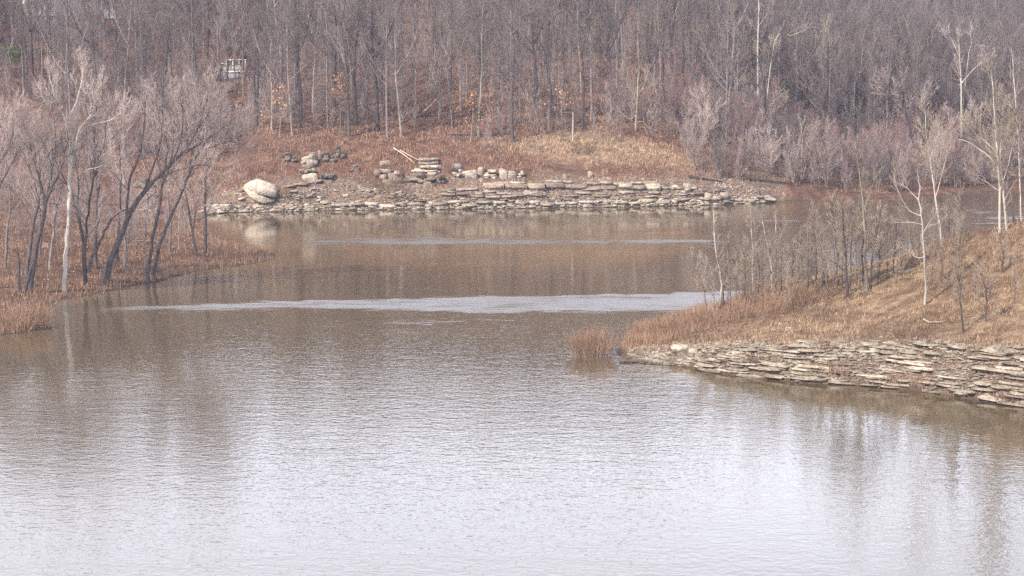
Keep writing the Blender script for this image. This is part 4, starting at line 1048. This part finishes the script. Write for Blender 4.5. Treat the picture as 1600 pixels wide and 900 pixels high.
for k, (pts, r0, bark_, lb) in enumerate([
    ([(1178,476),(1177,430),(1176,390),(1174,330)], .08, 'bark_grey', 'tall thin grey sapling left of the two white birches'),
    ([(1185,468),(1186,420),(1182,380),(1188,340)], .05, 'bark_grey', 'slim sapling close beside the tall grey one'),
    ([(1208,462),(1206,425),(1202,400),(1198,375),(1192,345)], .10, 'bark_white', 'left white birch of the pair on the ridge'),
    ([(1212,456),(1213,420),(1214,390),(1212,345)], .08, 'bark_white', 'right white birch of the pair on the ridge')]):
    px_tree('birch' if 'birch' in lb else 'sapling', [(pts, r0, r0*.3)], lb, bark_, 'twig_tan', seed=80+k, nb=(14,7,6), L=1.5, t0=.2, rmin=.010)
for k, (pts, r0, lb) in enumerate([
    ([(1506,520),(1502,480),(1500,450),(1496,425)], .08, 'dark crooked sapling low on the slope above the ledge'),
    ([(1540,502),(1539,470),(1536,445),(1530,425)], .08, 'dark sapling with spreading top right of the crooked one'),
    ([(1567,432),(1567,400),(1566,370)], .08, 'single dark bare stem in the tan grass near the right edge'),
    ([(1484,375),(1483,345),(1484,318)], .05, 'thin dark stem on the crest between the tall birches'),
    ([(1276,440),(1275,400),(1272,365),(1268,330)], .06, 'thin dark sapling left of the middle clump'),
    ([(1288,445),(1286,410),(1284,370),(1282,345)], .06, 'second thin dark sapling left of the middle clump'),
    ([(1296,468),(1293,430),(1290,400)], .05, 'short dark sapling at the front left of the middle clump'),
    ([(1396,430),(1398,395),(1402,360)], .05, 'lone thin sapling on the crest right of the middle clump'),
    ([(1256,452),(1255,410),(1250,370)], .05, 'thin brown sapling between the ridge birches and the middle clump'),
    ([(1236,456),(1238,420),(1240,385)], .05, 'thin brown sapling right after the ridge birches'),
    ([(1420,430),(1424,400),(1420,365)], .05, 'small brown sapling left of the leaning white birch')]):
    px_tree('sapling', [(pts, r0, r0*.35)], lb, 'bark_dark', 'twig_tan', seed=90+k, nb=(14,7,5), L=1.7, t0=.2, rmin=.010, cat='sapling')

kk = 0
for px, py, s_ in [(1150,490,.5),(1165,482,.6),(1222,466,.6),(1246,470,.55),(1262,462,.6),(1270,456,.7),(1284,458,.65),(1302,455,.6),(1316,452,.6),(1338,450,.6),(1372,448,.6),(1384,440,.55),(1408,425,.5),(1436,415,.5),(1460,420,.45),(1490,400,.45),(1345,462,.4),(1230,492,.4),(1480,460,.35),(1524,470,.35),(1500,432,.45),(1470,440,.4),(1455,455,.35),(1500,388,.5),(1585,470,.4),(1400,450,.4),(1140,500,.4),(1192,476,.55),(1212,470,.55)]:
    x, y, z = ground_at(px, py, 110, 190)
    place_tree('thicket%d' % (kk % 3), x, y, 'thin brown sapling of the thicket along the crest of the right point', 'sapling', 'thin saplings of the thicket along the crest of the right point', s_, kk*1.7, z, 'sapling'); kk += 1
# ------------------------------------------------------------------ the far wood: trees one can tell apart
def far_tree(key, px, py, label, s=1, sz=None, name='bare_tree', cat='tree', group=None, rz=0):
    x, y, z = ground_at(px, py, 262, 560)
    return place_tree(key, x, y, label, cat, group, s, rz, z, name, sz)
# pale sycamore on the knoll and others traced from the photograph
px_tree('sycamore', [([(990,246),(992,215),(994,180),(996,150),(997,120)], .26, .08, {'t0':.5,'nb':8}), ([(994,180),(984,186),(970,176),(962,172)], .09, .03, lo), ([(996,155),(986,140),(977,125)], .08, .03, lo),
    ([(996,150),(1006,135),(1012,118)], .08, .03, lo), ([(992,198),(1004,190),(1014,200)], .07, .03, lo), ([(991,215),(1002,212),(1016,222)], .07, .03, lo)],
    'pale yellowish sycamore standing on the grassy knoll of the far bank', 'bark_pale', 'twig_tan', seed=200, nb=(6,5,4), L=4, rmin=.02, bb='bark_pale', Y=318)
px_tree('bare_tree', [([(1136,240),(1136,190),(1134,150),(1133,125)], .36, .22, {'nb':3,'t0':.8}), ([(1134,135),(1120,100),(1106,75),(1100,55)], .16, .04), ([(1133,130),(1136,90),(1140,50),(1138,20)], .16, .04), ([(1134,132),(1148,105),(1162,80),(1172,50)], .14, .04)],
    'big dark tree with a wide fork right of the grassy knoll', 'bark_dark', 'twig_tan', seed=201, nb=(7,6,5), L=4.5, rmin=.02, Y=330)
px_tree('bare_tree', [([(1197,250),(1196,200),(1195,160),(1193,125)], .34, .18, {'nb':3,'t0':.8}), ([(1195,150),(1182,132),(1172,130)], .12, .04), ([(1196,185),(1210,168),(1222,162)], .10, .03), ([(1194,130),(1188,100),(1180,80)], .12, .03), ([(1194,130),(1204,95),(1206,70)], .12, .03)],
    'dark crooked tree with a low right limb in front of the valley wood', 'bark_dark', 'twig_tan', seed=202, nb=(8,6,5), L=3.6, rmin=.02, Y=332)
px_tree('bare_tree', [([(1186,120),(1184,70),(1186,30),(1187,-20)], .2, .06), ([(1196,80),(1210,66),(1235,56),(1256,48)], .1, .03, lo)], 'white topped tree with a long pale side limb high above the crooked dark one', 'bark_white', 'twig_mauve', seed=203, nb=(6,5,4), L=4, rmin=.02, Y=352)
for k, (px, Yd, y0_, y1_, lb, sp) in enumerate([(1181,316,300,200,'whitish fine branched tree standing at the far shoreline right of the knoll',18),(1252,317,292,190,'whitish open tree with forked stems on the far shore by the rusty bank',24)]):
    px_tree('birch', [([(px,y0_),(px,y0_-35),(px+2,y1_+25),(px-2,y1_)], .14, .03), ([(px,y0_-15),(px-sp*.6,y0_-45),(px-sp*.9,y1_+15)], .08, .02), ([(px,y0_-10),(px+sp*.5,y0_-50),(px+sp,y1_+5)], .08, .02)],
        lb, 'bark_pale', 'twig_mauve', seed=210+k, nb=(10,6,5), L=2.6, rmin=.018, t0=.2, Y=Yd, bb='bark_pale')
px_tree('sycamore', [([(1503,250),(1502,180),(1500,110),(1497,62)], .26, .08, {'t0':.5}), ([(1500,100),(1515,82),(1528,72)], .09, .03, lo), ([(1499,85),(1490,68),(1484,55)], .08, .03, lo), ([(1502,130),(1524,105),(1545,92)], .09, .03, lo)],
    'tall sycamore with a spreading white top above the valley wood at right', 'bark_white', 'twig_mauve', seed=220, nb=(7,6,5), L=4, rmin=.02, Y=352, bb='bark_pale')
px_tree('bare_tree', [([(1296,230),(1296,160),(1297,90),(1295,40)], .22, .05, {'t0':.55})], 'pale topped tree standing above the pink brushy trees of the valley', 'bark_pale', 'twig_tan', seed=221, nb=(14,7,5), L=4, rmin=.02, Y=356)
px_tree('bare_tree', [([(1428,270),(1424,215),(1412,170),(1402,140)], .34, .12), ([(1424,215),(1440,175),(1450,140)], .14, .04), ([(1415,180),(1392,150),(1380,125)], .12, .04)],
    'dark trunked tree leaning left in the valley wood behind the tall thin birch', 'bark_dark', 'twig_mauve', bb='bark_grey', seed=222, nb=(9,7,6), L=4.5, rmin=.02, Y=345)
px_tree('bare_tree', [([(1500,292),(1500,250),(1490,210),(1484,180)], .32, .12), ([(1498,240),(1515,205),(1522,175)], .14, .04)],
    'dark broad tree on the far shore seen left of the birch clump', 'bark_dark', 'twig_mauve', bb='bark_grey', seed=223, nb=(10,7,6), L=4.5, rmin=.02, Y=345)
# oaks and beeches keeping tan leaves
for k, (px, py, h, n, lb) in enumerate([(530,215,90,260,'small tree holding tan dead leaves at the front edge of the far wood'),(436,215,70,120,'little tan leaved tree at the left of the far wood front'),
        (735,222,60,110,'little tree with a slanting spray of orange leaves in front of the far wood'),(388,172,55,160,'orange leaved sapling beside the small white cabin'),(868,205,60,60,'sparse orange leaved tree left of the pale post')]):
    px_tree('leafy_tree', [([(px,py),(px+2,py-h*.4),(px+4,py-h*.75),(px+3,py-h)], .10, .03)], lb, 'bark_grey', 'twig_grey', seed=230+k, nb=(14,8,6), L=3.2, rmin=.016, t0=.3, up=(.0,.02,.04), ang=(70,45,40), lv=(int(n*1.8), .17))
front = [(437,194,'tall1','pale'),(456,212,'pale0','x'),(490,176,'pale1','x'),(512,200,'tall0',''),(524,197,'dark0',''),(527,180,'pale0',''),(545,214,'tall2',''),(573,166,'tall3',''),(589,184,'dark1',''),(605,215,'tall0',''),
    (626,214,'pale1',''),(650,187,'pale0',''),(686,187,'tall1',''),(706,200,'pale1',''),(720,172,'tall3',''),(747,214,'pale0',''),(780,206,'dark0',''),(801,222,'dark2',''),(812,190,'tall0',''),(858,204,'tall2',''),
    (838,178,'dark1',''),(910,205,'dark0',''),(924,190,'tall3',''),(955,186,'dark1',''),(1030,165,'pale1',''),(1038,160,'tall1',''),(402,188,'pale0',''),(415,165,'tall3',''),(425,205,'tall0',''),(470,190,'dark1','')]
desc = {'tall':'grey barked','dark':'stout dark','pale':'pale barked'}
lm = lambda px: ('at the left end, above the tilted boulder' if px < 500 else 'above the rock stack and dark outcrops' if px < 600 else 'above the layered outcrop' if px < 690 else 'above the pale block row' if px < 830 else 'behind the pale post' if px < 960 else 'behind the knoll sycamore')
for k, (px, py, key, _) in enumerate(front):
    lb = desc[key[:4]]+' tree fronting the far wood '+lm(px)
    far_tree(key, px, py, lb, s=random.Random(k).uniform(.92, 1.15), rz=k*2.1, group=lb.replace(' tree', ' trees', 1))
for k, (px, Yd, key, lb) in enumerate([(354,358,'dark0','stout dark tree in front of the left end of the white cabin'),(380,360,'tall1','grey tree in front of the right end of the white cabin'),(368,362,'pale0','pale slim tree crossing the middle of the white cabin'),(343,362,'tall2','grey tree just left of the white cabin')]):
    x, y, z = aty(px, 110, Yd); place_tree(key, x, y, lb, s=1.0, rz=k*1.9)
for k, px in enumerate((20, 52, 75, 98, 116)):
    x, y, z = aty(px, 60, 396); place_tree(('tall0','pale1','dark1','tall3','tall1')[k], x, y, ('first','second','third','fourth','fifth')[k]+' from the left of the trees screening the blue grey house', s=1.0, rz=k*1.9, group='trees screening the blue grey house')
# the rest of the near wood, told apart only by where they stand
rw = random.Random(77); cnt = 0; cand = []
def clear(x, y, d):
    return all((x-a)**2+(y-b)**2 > d*d for a, b in TREES)
keys = ['tall0','tall1','tall2','tall3','dark0','dark1','dark2','tall3','tall2','tall1','dark0','pale0']
tries = 0
while cnt < 195 and tries < 20000:
    tries += 1
    y = rw.uniform(305, 420); x = rw.uniform(-.285*y, .125*y)
    s_ = y-float(np.interp(x, HSx, HSy))
    if s_ < (26 if x > -45 else 20) or not clear(x, y, 3.4): continue
    px = 800+F*x/(y*CP); 
    if 344 < px < 390 and y < cby+3: continue
    if 0 < px < 130 and 372 < y < 416: continue
    if 2 < px < 28: continue
    zone = ('upper left hillside behind the left grove' if px < 400 else 'far wood above the rocky bank' if px < 900 else 'far wood behind the grassy knoll')
    place_tree(rw.choice(keys), x, y, 'bare tree of the '+zone, 'tree', 'bare trees of the '+zone, rw.uniform(.8, 1.15), rw.uniform(0, 6.28)); cnt += 1
# valley wood: dense upswept young trees
cv = 0; tries = 0
while cv < 75 and tries < 9000:
    tries += 1
    y = rw.uniform(306, 352); x = rw.uniform(.085*y, .30*y)
    d = float(sdist(MAIN, [x], [y])[0])
    if d < 3.5 or not clear(x, y, 3.6): continue
    left = x/y < .135
    lb = 'dense young bare tree with upswept twigs in the '+('thicket right of the grassy knoll' if left else 'valley wood across the inlet')
    place_tree(rw.choice(['bushy0','bushy1','bushy2']), x, y, lb, 'tree', 'dense young trees in the '+('thicket right of the grassy knoll' if left else 'valley wood across the inlet'), rw.uniform(.6, .95)*(0.75 if left and y < 318 else 1.0), rw.uniform(0, 6.28)); cv += 1
print('wood', cnt, cv, tries)
# understorey saplings along the wood's front edge
cs = 0; tries = 0
while cs < 110 and tries < 9000:
    tries += 1
    y = rw.uniform(298, 360); x = rw.uniform(-.20*y, .12*y)
    s_ = y-float(np.interp(x, HSx, HSy))
    if s_ < 24 or not clear(x, y, 1.6): continue
    place_tree('sapling%d' % rw.randrange(3), x, y, 'thin understorey sapling along the front of the far wood', 'sapling', 'understorey saplings along the front of the far wood', rw.uniform(.5, .95), rw.uniform(0, 6.28), name='sapling'); cs += 1

# ------------------------------------------------------------------ woods beyond, too many to tell apart
def wood_stuff(name, P, keys, smin, smax, label, seed, cat='woods'):
    """one object: the prototype trees instanced on its points"""
    P = np.asarray(P, np.float32); n = len(P); r = np.random.default_rng(seed)
    me = bpy.data.meshes.new(name); me.vertices.add(n); me.vertices.foreach_set('co', P.ravel())
    a = me.attributes.new('rot', 'FLOAT', 'POINT'); a.data.foreach_set('value', r.uniform(0, 6.28, n).astype(np.float32))
    a = me.attributes.new('scl', 'FLOAT', 'POINT'); a.data.foreach_set('value', r.uniform(smin, smax, n).astype(np.float32))
    a = me.attributes.new('idx', 'INT', 'POINT'); a.data.foreach_set('value', r.integers(0, len(keys), n).astype(np.int32))
    o = ob(name, me, kind='stuff', label=label, category=cat)
    ng = bpy.data.node_groups.new(name, 'GeometryNodeTree')
    ng.interface.new_socket('Geometry', in_out='INPUT', socket_type='NodeSocketGeometry'); ng.interface.new_socket('Geometry', in_out='OUTPUT', socket_type='NodeSocketGeometry')
    N = ng.nodes.new; Lk = ng.links.new
    gi = N('NodeGroupInput'); go = N('NodeGroupOutput'); jn = N('GeometryNodeJoinGeometry')
    def at(nm, t):
        q = N('GeometryNodeInputNamedAttribute'); q.data_type = t; q.inputs['Name'].default_value = nm; return q.outputs[0]
    rot = at('rot', 'FLOAT'); scl = at('scl', 'FLOAT'); idx = at('idx', 'INT')
    cx = N('ShaderNodeCombineXYZ'); Lk(rot, cx.inputs[2])
    for i, k in enumerate(keys):
        src = [c for c in bpy.data.objects if c.type == 'MESH' and c.data in PROTO[k] and c.parent]
        tr = next(c for c in src if c.data == PROTO[k][0]); cr = next(c for c in src if c.data == PROTO[k][1])
        jj = N('GeometryNodeJoinGeometry')
        for s in (tr, cr):
            oi = N('GeometryNodeObjectInfo'); oi.transform_space = 'ORIGINAL'; oi.inputs['Object'].default_value = s; oi.inputs['As Instance'].default_value = True
            Lk(oi.outputs['Geometry'], jj.inputs[0])
        gt = N('GeometryNodeGeometryToInstance'); Lk(jj.outputs[0], gt.inputs[0])
        cmp = N('FunctionNodeCompare'); cmp.data_type = 'INT'; cmp.operation = 'EQUAL'
        ii = [s for s in cmp.inputs if s.type == 'INT']; Lk(idx, ii[0]); ii[1].default_value = i
        ip = N('GeometryNodeInstanceOnPoints'); Lk(gi.outputs[0], ip.inputs['Points']); Lk(cmp.outputs[0], ip.inputs['Selection']); Lk(gt.outputs[0], ip.inputs['Instance'])
        Lk(cx.outputs[0], ip.inputs['Rotation']); Lk(scl, ip.inputs['Scale']); Lk(ip.outputs[0], jn.inputs[0])
    Lk(jn.outputs[0], go.inputs[0])
    md = o.modifiers.new('wood', 'NODES'); md.node_group = ng
    return o
def hs(x, y): return y-np.interp(x, HSx, HSy)
P = sample(9000, -190, 130, 330, 640, lambda x, y, z: (hs(x, y) > 78) & (np.abs(x) < .33*y+15) & ((y > 418) | (x > .11*y) | (x < -.285*y)) & ((y > 440) | (x > .125*y+6) | (x < -.285*y)) & (x < 110))
wood_stuff('hill_woods', P, ['tall0','tall1','tall2','dark0','pale0'], .8, 1.1, 'mass of bare grey woods climbing the far hill', 1)
P = sample(9000, 25, 430, 352, 1250, lambda x, y, z: (x < .36*y+20) & (x > .10*y) & (rg.random(len(x)) < np.clip(1.2-(y-350)/1100, .3, 1)))
wood_stuff('valley_woods', P, ['bushy0','bushy1','tall0','tall2','dark1','tall3'], .75, 1.1, 'mass of bare trees filling the valley and the hazy ridge behind it', 2)
P = sample(2600, -260, 70, 420, 1100, lambda x, y, z: (np.abs(x) < .4*y) & (y > 640))
wood_stuff('ridge_woods', P, ['tall0','tall1','dark0'], .9, 1.2, 'bare woods on the crest of the far hill', 3)
P = sample(16000, -120, 125, 296, 440, lambda x, y, z: (hs(x, y) > 17+12*(x < -5)) & (sdist(MAIN, x, y) > 8) & (np.abs(x) < .31*y) & (fbm(x*.07, y*.07, 91) > -.2+.1*(y < 330)) & ~((np.abs(800+F*x/y-364) < 24) & (y > 335) & (y < cby+3)) & ~((np.abs(800+F*x/y-16) < 16) & (y > 360) & (y < 420)))
P = P[np.random.default_rng(5).permutation(len(P))[:5200]]
wood_stuff('undergrowth', P, ['sapling0','sapling1','sapling2'], .3, .95, 'twiggy undergrowth between the trunks of the far wood', 4, 'undergrowth')
P = sample(1500, 24, 110, 304, 350, lambda x, y, z: (sdist(MAIN, x, y) > 2) & (x > .09*y))
wood_stuff('valley_thicket', P[:420], ['sapling0','sapling1','sapling2'], .4, .8, 'tangle of thin brush along the foot of the valley wood', 6, 'undergrowth')
P = sample(1200, -100, -38, 226, 300, lambda x, y, z: (sdist(MAIN, x, y) > 3) & (x < -.14*y))
wood_stuff('left_thicket', P[:260], ['sapling0','sapling1','sapling2'], .35, .8, 'thin brush on the flat ground behind the left grove', 7, 'undergrowth')

# ------------------------------------------------------------------ haze
if HAZE_DENSITY:
    V, Fq = box((0, 420, 84), (2400, 1900, 174.0))
    V[:, 2] = np.where(V[:, 2] < 0, -4.0, 190.0); V[:, 1] = np.where(V[:, 1] < 0, -560, 1900)
    me = mesh_np('haze', V, Fq, 'water'); me.materials.clear()
    m = bpy.data.materials.new('haze'); m.use_nodes = True; nt = m.node_tree; nt.nodes.clear()
    out = nt.nodes.new('ShaderNodeOutputMaterial'); pv = nt.nodes.new('ShaderNodeVolumePrincipled')
    pv.inputs['Color'].default_value = (.70, .74, 1.0, 1); pv.inputs['Density'].default_value = HAZE_DENSITY; pv.inputs['Anisotropy'].default_value = 0.0
    nt.links.new(pv.outputs[0], out.inputs['Volume']); me.materials.append(m)
    ob('haze', me, kind='stuff')
